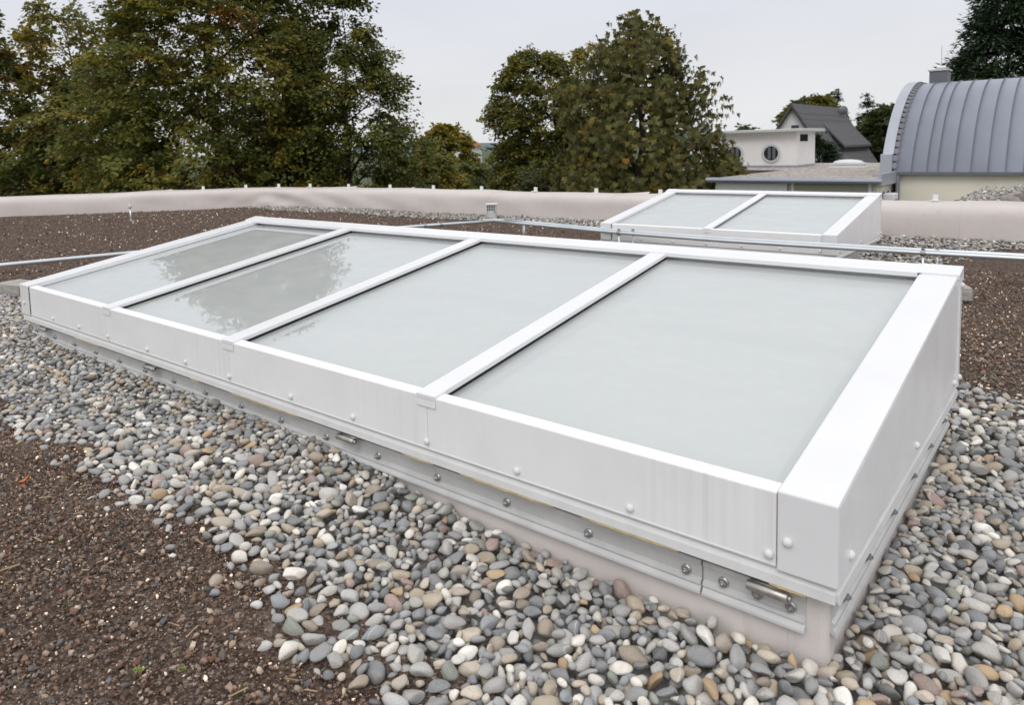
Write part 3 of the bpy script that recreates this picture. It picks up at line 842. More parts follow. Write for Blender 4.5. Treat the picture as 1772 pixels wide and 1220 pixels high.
MB().box(AX1 - .06, AX1 + .16, AY + .55, AY + .95, -.30, -.16).build('awning_box', 'far_white', annex, bevel=.02)

# --- white penthouse with round windows
PX0, PX1, PY, PZ = -6.6, -3.05, 22.05, 1.26
ph = empty('penthouse', (0, 0, 0)); tag(ph, 'white roof pavilion with round porthole windows and overhanging flat roof', 'building')
MB().box(PX0, PX1, PY, PY + 1.9, 0.0, PZ).build('wall', 'render_white', ph)
MB().box(PX0 - .2, PX1 + .26, PY - .28, PY + 2.1, PZ + .002, PZ + .10).build('roof', 'plastic_grey', ph, bevel=.02)
MB().box(PX0 - .02, PX1 + .015, PY - .015, PY + 1.9, 0.10, 0.22).build('plinth', 'zinc_light', ph)
MB().box(PX1 + .001, PX1 + .012, PY + .35, PY + 1.1, PZ - .30, PZ - .08).build('side_window', 'window_dark', ph)
for px in (-3.82, -5.02):
    fn = lambda x, y, z, px=px: (px + x, PY - z, 0.60 + y)
    w = MB().lathe([(0.325, -.01), (0.325, .022), (0.29, .030)], 32, fn).build('window', 'far_white', ph)
    MB().lathe([(0.285, .0302), (0.285, .052), (0.25, .052)], 32, fn).build('frame', 'plastic_grey', w)
    MB().lathe([(0.225, .0524), (0.225, .056)], 32, fn).build('pane', 'window_dark', w)
    for dx in (-.10, .05): MB().add([fn(dx, -.19, .058), fn(dx + .09, -.17, .058), fn(dx + .09, .18, .058), fn(dx, .19, .058)], [(0, 1, 2, 3)]).build('curtain', 'zinc_dark', w)

# --- plastic dome rooflight on the annexe roof
dm = empty('dome_rooflight', (-1.63, 22.48, 0.10)); tag(dm, 'white plastic dome rooflight on the annex gravel roof', 'rooflight')
def frustum(a, b, z0, z1):
    return MB().add([(-a, -a, z0), (a, -a, z0), (a, a, z0), (-a, a, z0), (-b, -b, z1), (b, -b, z1), (b, b, z1), (-b, b, z1)],
                    [(0, 3, 2, 1), (4, 5, 6, 7), (0, 1, 5, 4), (1, 2, 6, 5), (2, 3, 7, 6), (3, 0, 4, 7)])
frustum(.56, .44, 0, .13).build('curb', 'inner_frame', dm)
frustum(.47, .47, .131, .165).build('frame', 'far_white', dm)
MB().lathe([(.44, .166), (.42, .20), (.36, .235), (.24, .262), (.10, .275), (.01, .277)], 24).build('dome', 'far_white', dm, smooth=True)
dm.rotation_euler = (0, 0, R(8))

# --- gabled house with slate roof, dormer and dish
hs = empty('gabled_house', (0, 0, 0)); tag(hs, 'white gabled house with steep dark slate roof and shed dormer', 'house')
HX, HY0, HY1, HZ, EZ = -19.1, 70.9, 88.2, 4.55, -3.0
HW = 4.75
def rslope(x): return HZ - (HZ - EZ) / HW * abs(x - HX)
wl = MB().prism([(HX - HW + .5, GZ), (HX - HW + .5, rslope(HX - HW + .5) - .25), (HX, HZ - .25), (HX + HW - .5, rslope(HX + HW - .5) - .25), (HX + HW - .5, GZ)],
                lambda p, t: (p[0], t, p[1]), HY0 + .5, HY1 - .4).build('wall', 'far_white', hs)
for sg in (-1, 1):
    rf = MB().prism([(HX, HZ), (HX + sg * (HW + .3), rslope(HX + HW + .3)), (HX + sg * (HW + .3), rslope(HX + HW + .3) - .3), (HX, HZ - .3)],
                    lambda p, t: (p[0], t, p[1]), HY0, HY1).build('roof', 'slate', hs)
    for k in range(13):        # courses of slates as low steps
        xa_ = HX + sg * (0.3 + k * 0.36)
        MB().prism([(xa_, rslope(xa_) + .002), (xa_ + sg * .34, rslope(xa_ + sg * .34) + .05), (xa_ + sg * .36, rslope(xa_ + sg * .36) + .002)],
                   lambda p, t: (p[0], t, p[1]), HY0 + .02, HY1 - .02).build('slate_course', 'slate', rf)
    MB().prism([(HX, HZ - .301), (HX + sg * (HW + .3), rslope(HX + HW + .3) - .301), (HX + sg * (HW + .3), rslope(HX + HW + .3) - .46), (HX, HZ - .46)],
               lambda p, t: (p[0], t, p[1]), HY0 - .02, HY0 + .14).build('bargeboard', 'timber_dark', hs)
MB().box(HX - .15, HX + .55, HY0 + .44, HY0 + .5, 1.75, 2.45).build('window', 'window_dark', hs)
DZ0, DZ1, DX0, DX1 = 2.66, 0.36, HX + 1.2, HX + 3.35
dr = MB().prism([(DX0, DZ0), (DX1, DZ1), (DX1, DZ1 - .22), (DX0, DZ0 - .25)], lambda p, t: (p[0], t, p[1]), 76.8, 87.6).build('dormer', 'slate', hs)
MB().box(HX + 1.6, HX + 3.1, 77.2, 87.3, -2.2, DZ1 - .02).build('dormer_wall', 'timber_dark', dr)
MB().prism([(DX0 + .1, DZ0 - .28), (DX1 - .2, DZ1 - .24), (DX1 - .2, -1.2), (HX + 2.2, rslope(HX + 2.2) - .2)], lambda p, t: (p[0], t, p[1]), 77.1, 77.199).build('dormer_cheek', 'timber_dark', dr)
MB().box(HX - .6, HX - .1, HY0 + 3, HY0 + 4.2, HZ - 1.2, HZ + .28).build('chimney', 'timber_dark', hs)
ds = empty('satellite_dish', (HX + .75, 86.0, rslope(HX + .75))); tag(ds, 'dark satellite dish on the slate roof of the gabled house', 'dish')
fn = lambda x, y, z: (x * .93 + z * .35, -z, y)
MB().lathe([(0.05, -.22), (0.45, -.14), (0.80, 0), (0.83, .02), (0.80, .03), (0.4, -.10)], 20, lambda x, y, z: (x, z, y + 1.35)).build('reflector', 'zinc_dark', ds, smooth=True)
MB().tube([(0, 0, -.6), (0, 0, 1.3)], .06, 8).build('mast', 'zinc_dark', ds)
MB().tube([(0, -.05, 0.7), (0, -.85, 1.25)], .04, 6).build('feed_arm', 'zinc_dark', ds)
ds.rotation_euler = (0, 0, R(35)); ds.scale = (.62, .62, .62)

# --- distant houses in the gap between the trees
for i, (x, y, w_, d_, h_, rz, lb) in enumerate(((-97, 106, 9, 12, 5.6, 0.5, 'distant white house with orange tiled roof in the gap between trees'),
                                               (-52, 66, 9, 5, 1.9, 0.4, 'distant low white building behind the maple tree'))):
    hh = empty('distant_house', (x, y, GZ), rz); tag(hh, lb, 'house')
    MB().box(-w_ / 2, w_ / 2, -d_ / 2, d_ / 2, 0, h_).build('wall', 'far_white', hh)
    MB().prism([(-w_ / 2 - .4, h_), (0, h_ + w_ * (.33 if i == 0 else .08)), (w_ / 2 + .4, h_)], lambda p, t: (p[0], t, p[1]), -d_ / 2 - .4, d_ / 2 + .4).build('roof', 'orange_tile' if i == 0 else 'slate', hh)
    for k in range(3): MB().box(-w_ / 2 + 1 + k * w_ / 3, -w_ / 2 + 2 + k * w_ / 3, -d_ / 2 - .03, -d_ / 2, h_ * .4, h_ * .75).build('window', 'window_dark', hh)
lp = empty('street_lamp', (-27.8, 31.5, GZ)); tag(lp, 'dark park lamp post between the yellow tree and the maple', 'lamp post')
MB().tube([(0, 0, 0), (0, 0, 3.6)], [.07, .045], 8).build('post', 'zinc_dark', lp)
MB().lathe([(.08, 3.6), (.2, 3.7), (.24, 4.1), (.05, 4.3)], 8).build('lantern', 'zinc_dark', lp)

# gravel slope of the neighbouring roof beyond the parapet
def heap_z(x, y):
    w = (y - 8.6) / 3.0
    return 0.22 + 0.66 * np.clip((x - 3.25) / 1.7, 0, 1) * np.sin(np.pi * np.clip(.15 + w, 0, 1)) ** .6
mb = MB(); nn = 30
for j in range(nn):
    for i in range(nn):
        x, y = 3.0 + 3.5 * i / (nn - 1), 8.6 + 3.0 * j / (nn - 1)
        mb.v.append((x, y, float(heap_z(x, y)) if 0 < i < nn - 1 and 0 < j < nn - 1 else -0.22))
for j in range(nn - 1):
    for i in range(nn - 1): mb.f.append((j * nn + i, j * nn + i + 1, (j + 1) * nn + i + 1, (j + 1) * nn + i))
heap = mb.build('gravel_heap', 'gravel_far', smooth=False); tag(heap, 'heap of pale gravel beyond the parapet in front of the cream hall', 'gravel heap')
# what carries the heap: a neighbouring flat roof
nr = empty('neighbour_roof', (0, 0, 0)); tag(nr, 'lower neighbouring flat roof carrying the gravel heap', 'building')
MB().box(2.9, 7.5, 8.3, 12.2, GZ, -0.26).build('wall', 'render_cream', nr)
MB().box(2.8, 7.6, 8.2, 12.3, -0.259, -0.20).build('roof_edge', 'zinc_light', nr)

# ------------------------------------------------------------------ trees
def jitter_colors(n, pal, wts, spread=0.25):
    pal = np.array(pal); k = rng.choice(len(pal), n, p=np.array(wts) / np.sum(wts))
    return pal[k] * (1 + spread * rng.uniform(-1, 1, (n, 1)))

def leaf_cards(pos, axis, nrm, ln, wd, colors):
    """rhombic leaves folded a little along the midrib: 5 points, 2 quads -> 4 verts, 2 tris"""
    side = np.cross(axis, nrm); side /= np.linalg.norm(side, axis=1)[:, None] + 1e-9
    n = len(pos)
    ln = ln[:, None]; wd = wd[:, None]
    a = pos; b = pos + axis * ln * 0.45 + side * wd * 0.5 - nrm * wd * 0.12; c_ = pos + axis * ln; d_ = pos + axis * ln * 0.45 - side * wd * 0.5 - nrm * wd * 0.12
    V = np.stack([a, b, c_, d_], 1).reshape(-1, 3)
    i = np.arange(n)[:, None] * 4
    F = np.concatenate([i + np.array([[0, 1, 2]]), i + np.array([[0, 2, 3]])], 1).reshape(-1, 3)
    return V, F, np.repeat(colors, 4, 0)

def unit(v): return v / (np.linalg.norm(v, axis=-1, keepdims=True) + 1e-9)

def tree(name, label, cat, base, env, n_spray, per, leaf, pal, wts, seed, group=None, trunk_r=0.22, lean=0.0, droop=0.35, inner=0.35, lobes=0.2, spray=(0.35, 0.6),
         style='spray', limbs=34, squash=1.0, mat='leaves', patch=None, trunk_top=0.85, gap=0.0, clump=0.34, clump_n=16):
    """env: list of (height above base, radius).  Sprays of leaves fill the envelope unevenly, limbs reach into it."""
    global rng
    rng = np.random.default_rng(seed)
    if style == 'spray':
        f_ = 2.1 if leaf < .19 else 1.2
        n_spray = int(n_spray * f_); per = int(per * 1.3); leaf *= 1.2
    root = empty(name, base); tag(root, label, cat, group)
    eh = np.array([e_[0] for e_ in env]); er = np.array([e_[1] for e_ in env])
    H = eh[-1]
    ph = rng.uniform(0, 6.28, 8)
    def envr(h, th):
        r = np.interp(h, eh, er)
        lob = np.sin(3 * th + 1.3 * h + ph[0]) * .5 + np.sin(5 * th - 2.1 * h + ph[1]) * .35 + np.sin(2 * th + 3.3 * h + ph[2]) * .35 + np.sin(9 * th + 4.7 * h + ph[3]) * .22
        return r * (1 + lobes * lob)
    # sample spray centres, weight by cross-section
    hs_ = rng.uniform(eh[0], H, n_spray * 6); keep = rng.uniform(0, er.max(), len(hs_)) < np.interp(hs_, eh, er) * 1.0 + 0.08 * er.max()
    hs_ = hs_[keep][:n_spray]; n = len(hs_)
    th = rng.uniform(0, 2 * np.pi, n)
    rf = np.sqrt(rng.uniform(inner ** 2, 1.0, n)) ** 0.8
    if gap > 0:          # open windows through the crown
        g = np.sin(hs_ * 2.6 + 2 * np.sin(th * 2 + ph[4]) + ph[5]) * np.sin(th * 3 + hs_ * .9 + ph[6])
        k = g < 1 - gap * 1.6; hs_, th, rf = hs_[k], th[k], rf[k]; n = len(hs_)
    r = envr(hs_, th) * rf
    C = np.stack([r * np.cos(th), r * np.sin(th) * squash, hs_], 1)
    if clump > 0:        # boughs: sprays gather round a fraction of themselves
        cen = C[rng.choice(n, max(4, n // clump_n), replace=False)]
        near_ = np.argmin(((C[:, None] - cen[None]) ** 2).sum(-1), 1)
        C = C + (cen[near_] - C) * (clump * rng.uniform(.6, 1.2, (n, 1)))
    outd = unit(np.stack([np.cos(th), np.sin(th), np.full(n, 0.25) - droop * rf], 1) + rng.normal(0, .28, (n, 3)))
    scol = jitter_colors(n, pal, wts, 0.22)
    if patch is not None:          # a few boughs have turned
        for _ in range(patch[0]):
            j = rng.integers(n); dd = np.linalg.norm(C - C[j], axis=1); kk = dd < patch[1]
            scol[kk] = np.array(patch[2]) * rng.uniform(.6, 1.3, (kk.sum(), 1))
    sl_ = rng.uniform(spray[0], spray[1], n)
    if style == 'spray':
        # each spray: several twigs fanning from its centre, leaves alternating along them
        tw = 5
        P = np.repeat(C, per, 0); D = np.repeat(outd, per, 0); S = np.repeat(sl_, per); Kc = np.repeat(scol, per, 0)
        q = rng.integers(0, tw, len(P)); ang = (q - (tw - 1) / 2) * 0.42 + rng.normal(0, .06, len(P))
        upv = unit(np.repeat(rng.normal(0, .35, (n, 3)) + np.array([0, 0, 1]), per, 0))
        sd_ = unit(np.cross(D, upv)); nn_ = unit(np.cross(sd_, D))
        td = D * np.cos(ang)[:, None] + sd_ * np.sin(ang)[:, None]
        t = rng.uniform(-.35, 1, len(P))
        pos = P + td * (S * t)[:, None] - np.array([0, 0, 1]) * (droop * S * np.clip(t, 0, 1) ** 2 * .6)[:, None] + rng.normal(0, .045, (len(P), 3))
        ax = unit(td + sd_ * (rng.choice([-1, 1], len(P)) * .8)[:, None] - np.array([0, 0, .35]) + rng.normal(0, .3, (len(P), 3)))
        nm = unit(nn_ + rng.normal(0, .45, (len(P), 3)))
        ln = rng.uniform(.7, 1.3, len(P)) * leaf
        V, F, K = leaf_cards(pos, ax, nm, ln, ln * .62, Kc * rng.uniform(.75, 1.25, (len(P), 1)))
    elif style == 'palm':
        # horse chestnut: hanging hands of leaflets
        hands = 3
        P = np.repeat(C, hands, 0) + rng.normal(0, .17, (n * hands, 3)); O_ = np.repeat(outd, hands, 0); Kc = np.repeat(scol, hands, 0) * rng.uniform(.7, 1.3, (n * hands, 1))
        O_ = unit(O_ + rng.normal(0, .35, O_.shape) + np.array([0, 0, .1]))
        nh = len(P); a = unit(np.cross(O_, np.array([0, 0, 1.0]))); b = unit(np.cross(a, O_))
        pos, ax, nm, KK, LL = [], [], [], [], []
        for k in range(7):
            an_ = (k - 3) * 0.62
            d_ = unit(O_ * .30 + (b * -math.cos(an_) + a * math.sin(an_)) * 1.0 - np.array([0, 0, .22]) + rng.normal(0, .10, O_.shape))
            pos.append(P); ax.append(d_); nm.append(unit(O_ + b * .3)); KK.append(Kc * rng.uniform(.85, 1.15, (nh, 1))); LL.append(np.full(nh, leaf * (1 - .11 * abs(k - 3))) * rng.uniform(.85, 1.15, nh))
        pos, ax, nm, KK, LL = map(np.concatenate, (pos, ax, nm, KK, LL))
        V, F, K = leaf_cards(pos, ax, nm, LL, LL * .36, KK)
    elif style == 'needle':
        P = np.repeat(C, per, 0); D = np.repeat(outd, per, 0); S = np.repeat(sl_, per); Kc = np.repeat(scol, per, 0)
        sd_ = unit(np.cross(D, np.array([0, 0, 1.0])))
        q = rng.normal(0, .55, len(P)); td = unit(D + sd_ * q[:, None] + rng.normal(0, .15, D.shape))
        t = rng.uniform(-.6, 1, len(P))
        pos = P + td * (S * t)[:, None] - np.array([0, 0, 1]) * (droop * S * np.clip(t, 0, 1) ** 2)[:, None]
        ax = unit(td + rng.normal(0, .35, D.shape) - np.array([0, 0, .15])); nm = unit(np.array([0, 0, 1.]) + rng.normal(0, .5, D.shape))
        ln = rng.uniform(.7, 1.4, len(P)) * leaf
        V, F, K = leaf_cards(pos, ax, nm, ln, ln * .28, Kc * rng.uniform(.7, 1.3, (len(P), 1)))
    me = numpy_mesh('crown', V, F, np.clip(K, 0.003, 1))
    crown = obj('crown', me, mat, root)
    # trunk and limbs
    mb = MB()
    wob = [Vector((0.10 * math.sin(k * 1.3 + ph[6]), 0.10 * math.sin(k * 1.9 + ph[7]), 0)) for k in range(9)]
    tp = [Vector((lean * k / 8, 0, H * trunk_top * k / 8)) + wob[k] * (k > 0) for k in range(9)]
    mb.tube(tp, [trunk_r * (1.25 if k == 0 else 1) * (1 - k / 8.8) for k in range(9)], 9)
    order = rng.permutation(n)[:limbs]
    for j in order:
        tgt = Vector(C[j]); hz = max(0.12 * H, tgt.z - (0.45 + .5 * random.random()) * math.hypot(tgt.x, tgt.y))
        k = min(7.99, hz / (H * trunk_top) * 8); k0 = int(k); st_ = tp[k0].lerp(tp[k0 + 1], k - k0)
        mid = st_.lerp(tgt, .5) + Vector((0, 0, .12 * (tgt - st_).length * (1 - droop)))
        r0 = max(.015, trunk_r * (1 - k / 9) * .38)
        mb.tube([st_, st_.lerp(mid, .55), mid, mid.lerp(tgt, .6), tgt], [r0, r0 * .8, r0 * .6, r0 * .4, r0 * .15], 5, cap=False)
    mb.build('trunk', 'bark', root, smooth=True)
    return root

GREEN_D, GREEN, OLIVE, YEL, ORG, BRN = (.082, .100, .024), (.155, .165, .036), (.230, .205, .038), (.33, .235, .036), (.36, .15, .02), (.15, .092, .026)
gT = 'broadleaf trees beyond the parapet'
# large hornbeam-like tree out of the top of the picture
tree('broadleaf_tree', 'largest broad tree, olive green with rusty orange boughs', 'tree', (-14.6, 9.3, GZ),
     [(0.9, 2.9), (2.5, 3.35), (5.0, 3.45), (7.5, 3.0), (9.3, 2.5), (10.8, 1.9), (11.8, 1.1), (12.4, .3)], 1720, 34, .098,
     [GREEN_D, GREEN, OLIVE, YEL, BRN], [.18, .42, .31, .06, .03], 21, gT, trunk_r=.30, patch=(7, .30, (.30, .135, .022)), gap=0, spray=(.35, .7), clump=.14, inner=.28)
# darker tree with an open, sloping flank
tree('broadleaf_tree', 'dark green open-crowned tree sloping down towards the small yellow tree', 'tree', (-11.7, 11.5, GZ),
     [(0.8, 2.05), (3.0, 2.1), (5.2, 2.0), (6.2, 1.65), (7.6, 1.1), (8.8, .62), (9.8, .15)], 860, 34, .092,
     [GREEN_D, GREEN, OLIVE, YEL], [.46, .36, .14, .04], 22, gT, trunk_r=.20, gap=.26, lobes=.24, spray=(.35, .75))
# thin yellowing trees at the far left
tree('broadleaf_tree', 'thin tall tree with sparse yellowing leaves and forked bare limbs', 'tree', (-23.0, 9.0, GZ),
     [(1.0, 1.6), (4.0, 1.75), (7.0, 1.7), (9.5, 1.5), (10.8, .6)], 340, 26, .13,
     [GREEN, OLIVE, YEL, BRN], [.30, .36, .16, .18], 23, gT, trunk_r=.20, gap=.25, limbs=60)
tree('broadleaf_tree', 'loose greenish brown tree behind the curved low end of the parapet', 'tree', (-25.6, 6.6, GZ),
     [(0.8, 2.3), (4.0, 2.5), (7.0, 2.0), (9.0, 1.5), (10.6, .5)], 520, 26, .14,
     [GREEN_D, GREEN, OLIVE, BRN], [.3, .34, .18, .18], 24, gT, trunk_r=.22, gap=.25, limbs=50)
tree('broadleaf_tree', 'dark brownish green undergrowth tree in front of the thin tall tree', 'tree', (-20.0, 8.3, GZ),
     [(0.5, 2.3), (3.0, 2.5), (5.0, 2.2), (6.6, 1.4), (7.5, .4)], 620, 30, .115,
     [GREEN_D, GREEN, OLIVE, BRN], [.36, .30, .16, .18], 25, gT, trunk_r=.18, limbs=20)
tree('broadleaf_tree', 'dark tree filling the gap low between the two tallest crowns', 'tree', (-15.6, 12.0, GZ),
     [(0.5, 1.9), (3.0, 2.2), (5.0, 1.9), (6.8, .5)], 420, 30, .11,
     [GREEN_D, GREEN, OLIVE], [.5, .36, .14], 35, gT, trunk_r=.18, limbs=20)
# small yellow tree and companions in the gap
tree('broadleaf_tree', 'small rounded tree turning orange yellow in the gap', 'tree', (-23.4, 27.5, GZ),
     [(1.2, 1.0), (2.4, 1.7), (4.2, 1.75), (5.6, 1.3), (6.6, .4)], 420, 28, .17,
     [OLIVE, YEL, ORG, GREEN], [.42, .36, .02, .20], 26, gT, trunk_r=.14, limbs=20)
tree('broadleaf_tree', 'low green bush tree under the dark open-crowned tree', 'tree', (-13.3, 16.2, GZ),
     [(0.5, 1.5), (2.4, 1.7), (4.0, 1.25), (5.1, .4)], 330, 28, .12,
     [GREEN, OLIVE, YEL, GREEN_D], [.36, .44, .14, .06], 27, gT, trunk_r=.12, limbs=16)
tree('broadleaf_tree', 'dense dark green tree at the foot of the yellow tree', 'tree', (-18.6, 24.0, GZ),
     [(0.4, 1.3), (2.0, 1.6), (3.6, 1.3), (4.5, .4)], 240, 28, .14,
     [GREEN_D, GREEN], [.6, .4], 28, gT, trunk_r=.12, limbs=12)
# maple and its yellowish neighbour
tree('broadleaf_tree', 'tall green maple with domed crown and a see-through top', 'tree', (-13.75, 22.95, GZ),
     [(1.2, 1.5), (3.0, 1.75), (5.5, 1.75), (7.4, 1.7), (8.4, 1.3), (9.1, .5)], 700, 30, .125,
     [GREEN, OLIVE, GREEN_D, BRN, YEL], [.44, .34, .14, .04, .04], 29, gT, trunk_r=.22, gap=.10, limbs=46, inner=.42, clump=.2)
tree('broadleaf_tree', 'pale yellowish green tree between the maple and the chestnut', 'tree', (-12.6, 25.5, GZ),
     [(1.0, 1.4), (4.0, 1.7), (7.0, 1.45), (8.8, .9), (9.5, .3)], 330, 26, .13,
     [OLIVE, YEL, GREEN], [.5, .24, .26], 30, gT, trunk_r=.16, gap=.2, limbs=30)
# horse chestnut
CH = [(.150, .142, .040), (.115, .118, .034), (.215, .180, .044), (.075, .082, .024), (.28, .17, .028), (.16, .09, .024)]
tree('chestnut_tree', 'large horse chestnut with big drooping hand-shaped leaves and a pointed top', 'tree', (-5.55, 16.6, GZ),
     [(0.9, 1.9), (2.6, 2.45), (4.2, 2.6), (5.0, 2.3), (5.8, 1.95), (6.6, 1.9), (7.2, 1.6), (7.7, 1.2), (8.25, .75), (8.6, .25)], 4700, 1, .152,
     CH, [.38, .30, .14, .155, .010, .015], 31, gT, trunk_r=.26, style='palm', lobes=.24, inner=.45, clump=.50, clump_n=20, gap=.10, droop=.5, limbs=40)
tree('chestnut_tree', 'low young chestnut with broad leaves in front of the porthole pavilion', 'tree', (-3.35, 17.2, GZ),
     [(2.6, .5), (3.3, .85), (4.1, .8), (4.75, .3)], 380, 1, .165, CH, [.38, .28, .16, .12, .02, .04], 32, gT, trunk_r=.09, style='palm', inner=.2, limbs=14)
# shrubs in front of the gap
tree('shrub', 'willowy grey-green shrub with fine upright shoots below the maple', 'shrub', (-9.3, 17.6, GZ),
     [(0.3, 1.0), (2.2, 1.25), (3.6, 1.0), (4.5, .35)], 260, 40, .11, [(.10, .12, .045), (.075, .085, .03), (.13, .12, .05)], [.4, .4, .2], 33, 'shrubs below the roof edge',
     trunk_r=.06, droop=-.4, limbs=14)
for i, (x, y, h, r_, lb) in enumerate(((-17.5, 20.4, 3.9, 1.2, 'pale leafy shrub below the lamp post'), (-15.2, 18.9, 3.6, 1.1, 'round green shrub beside the willowy shrub'),
                                       (-8.2, 14.4, 3.9, 1.1, 'brownish green shrub at the foot of the chestnut'), (-20.5, 19.2, 3.7, 1.3, 'dark green shrub under the yellow tree'))):
    tree('shrub', lb, 'shrub', (x, y, GZ), [(0.2, r_ * .8), (h * .5, r_), (h * .85, r_ * .7), (h, .25)], 170, 30, .10,
         [GREEN, OLIVE, GREEN_D, (.12, .13, .06)], [.4, .2, .2, .2], 40 + i, 'shrubs below the roof edge', trunk_r=.05, limbs=10)
# conifer behind the hall
tree('conifer', 'tall dark green conifer rising behind the barrel roof', 'tree', (1.1, 36.0, GZ),
     [(3.0, 2.7), (6.0, 2.25), (7.9, 1.85), (9.1, 1.5), (10.6, .95), (12.0, .5), (13.2, .08)], 1500, 44, .26, [(.024, .046, .024), (.036, .062, .030), (.050, .074, .032)], [.4, .4, .2], 34,
     trunk_r=.25, style='needle', lobes=.16, inner=.3, spray=(.5, 1.0), droop=.4, mat='needles')
# evergreen and trees around the gabled house
tree('conifer', 'dark evergreen bush between the pavilion and the gabled house', 'tree', (-4.75, 30.0, GZ),
     [(2.5, .95), (4.0, .85), (4.8, .55), (5.4, .12)], 560, 40, .16, [(.016, .028, .010), (.026, .040, .014)], [.5, .5], 36, trunk_r=.12, style='needle', inner=.2, spray=(.25, .45), mat='needles')
tree('broadleaf_tree', 'yellow-green garden tree rising behind the slate roof', 'tree', (-25.4, 98.0, GZ),
     [(3.0, 3.6), (6.5, 4.2), (9.0, 3.4), (10.9, 1.2)], 620, 26, .42, [(.15, .15, .03), (.10, .115, .03), (.2, .17, .03)], [.4, .4, .2], 37, 'garden trees around the gabled house', trunk_r=.3, spray=(.7, 1.3))
tree('broadleaf_tree', 'mid green garden tree beyond the lower end of the slate roof', 'tree', (-16.0, 97.0, GZ),
     [(1.0, 3.6), (4.5, 4.0), (7.5, 2.8), (9.2, .8)], 480, 26, .40, [(.06, .085, .025), (.09, .11, .03), (.04, .06, .02)], [.4, .3, .3], 38, 'garden trees around the gabled house', trunk_r=.3, spray=(.7, 1.3))
for i, (x, y, h, lb) in enumerate(((-27.0, 116.2, 13.0, 'narrow spruce tip above the slate roof ridge'), (-28.9, 115.3, 12.2, 'shorter spruce tip beside the spruce above the slate ridge'),
                                   (-23.5, 119, 12.4, 'slim dark spruce spire between slate roof and barrel roof'), (-21.2, 120.6, 10.2, 'grey-green columnar poplar beside the barrel roof'))):
    pal = [(.02, .03, .018), (.03, .042, .02)] if i < 3 else [(.07, .085, .04), (.05, .065, .03)]
    tree('conifer' if i < 3 else 'broadleaf_tree', lb, 'tree', (x, y, GZ), [(2, 1.7), (h * .6, 1.25), (h * .85, .6), (h, .1)] if i < 3 else [(2, 2.0), (h * .6, 2.2), (h * .9, 1.4), (h, .3)],
         260, 26, .40, pal, [.5, .5], 50 + i, 'garden trees around the gabled house', trunk_r=.2, style='needle' if i < 3 else 'spray', spray=(.5, .9), mat='needles' if i < 3 else 'leaves')
tree('broadleaf_tree', 'tiny tree top peeping over the flat pavilion roof', 'tree', (-13.94, 45.95, GZ),
     [(2.5, .5), (5.2, .6), (6.0, .45), (6.4, .2)], 60, 26, .2, [(.07, .085, .025), (.10, .10, .03)], [.6, .4], 39, 'garden trees around the gabled house', trunk_r=.1, spray=(.3, .6))

# ------------------------------------------------------------------ pebble bed
rng = np.random.default_rng(5)
CAMV, RV, UV, FV = (np.array(v_) for v_ in (CAM, RIGHT, UP, FWD))
def depth_of(p): return (p - CAMV) @ FV
def in_view(p, mu=0.18, mv=0.18):
    """generous frustum test, so that a step aside still finds stones"""
    d = p - CAMV; w = d @ FV
    u = 0.5 + 0.7148 * (d @ RV) / np.maximum(w, .05); v_ = (0.3049 - 1.0382 * (d @ UV) / np.maximum(w, .05))
    return (w > .3) & (u > -mu) & (u < 1 + mu) & (v_ > -mv) & (v_ < 1 + mv)

def edge_noise(t, k=0.0):
    return -0.055 * smooth01(2.5, 3.3, t) * (k == 0) + 0.030 * np.sin(7.3 * t + k) + 0.022 * np.sin(17.1 * t + 2 * k + 1) + 0.012 * np.sin(41 * t + k)
def in_bed(x, y):
    front = (y > -0.485 + edge_noise(x)) & (y < 0.05) & (x < 5.4)
    left = (x < -0.02) & (y > -0.485 + edge_noise(x)) & (y < 0.36 + edge_noise(x, 2))
    right = (x > 4.0) & (x < 5.4) & (y > 0) & (y < 1.80 + edge_noise(x, 4) + 0.25 * np.clip(x - 4.2, 0, 1))
    return front | left | right

def ico(sub):
    bm = bmesh.new(); bmesh.ops.create_icosphere(bm, subdivisions=sub, radius=1.0)
    bm.verts.ensure_lookup_table()
    v_ = np.array([p.co[:] for p in bm.verts]); f = np.array([[q.index for q in fc.verts] for fc in bm.faces]); bm.free()
    return v_, f
ICO = {k: ico(k) for k in (1, 2, 3, 4)}

def stone_fn(seed):
    """a worn river pebble: sphere with softly flattened sides and a low bump or two"""
    r_ = np.random.default_rng(seed)
    pl = unit(r_.normal(0, 1, (r_.integers(5, 12), 3))); ang_ = seed % 4 == 0; ds_ = r_.uniform(.42 if ang_ else .52, .80 if ang_ else .95, len(pl)); kk = r_.uniform(.85 if ang_ else .6, 1.0 if ang_ else .95, len(pl))
    fr_ = r_.normal(0, 1.6, (4, 3)); ph_ = r_.uniform(0, 6.28, 4); am = r_.uniform(.01, .05, 4)
    eg = r_.uniform(-.22, .22)
    def fn_(v_):
        v2 = v_.copy()
        for p_, d_, k_ in zip(pl, ds_, kk):
            h = v2 @ p_ - d_; ex = np.where(h > 0, h, 0) ; v2 = v2 - p_[None] * (ex * k_)[:, None]
        n_ = sum(a_ * np.sin(v_ @ f_ + p_) for a_, f_, p_ in zip(am, fr_, ph_))
        v2 = v2 * (1 + n_)[:, None]
        v2[:, 1:] *= (1 + eg * v2[:, :1])            # one end thinner
        return v2 * 1.07
    return fn_
NST = 40
STONES = {k: [stone_fn(100 + i)(ICO[k][0]) for i in range(NST)] for k in ICO}
PCOL = np.array([(.180, .190, .203), (.245, .250, .253), (.32, .315, .305), (.135, .142, .152), (.40, .385, .36), (.30, .25, .19), (.38, .33, .27), (.235, .195, .155),
                 (.52, .49, .44), (.62, .60, .56), (.075, .080, .088), (.33, .23, .13), (.24, .175, .155), (.20, .215, .190)])
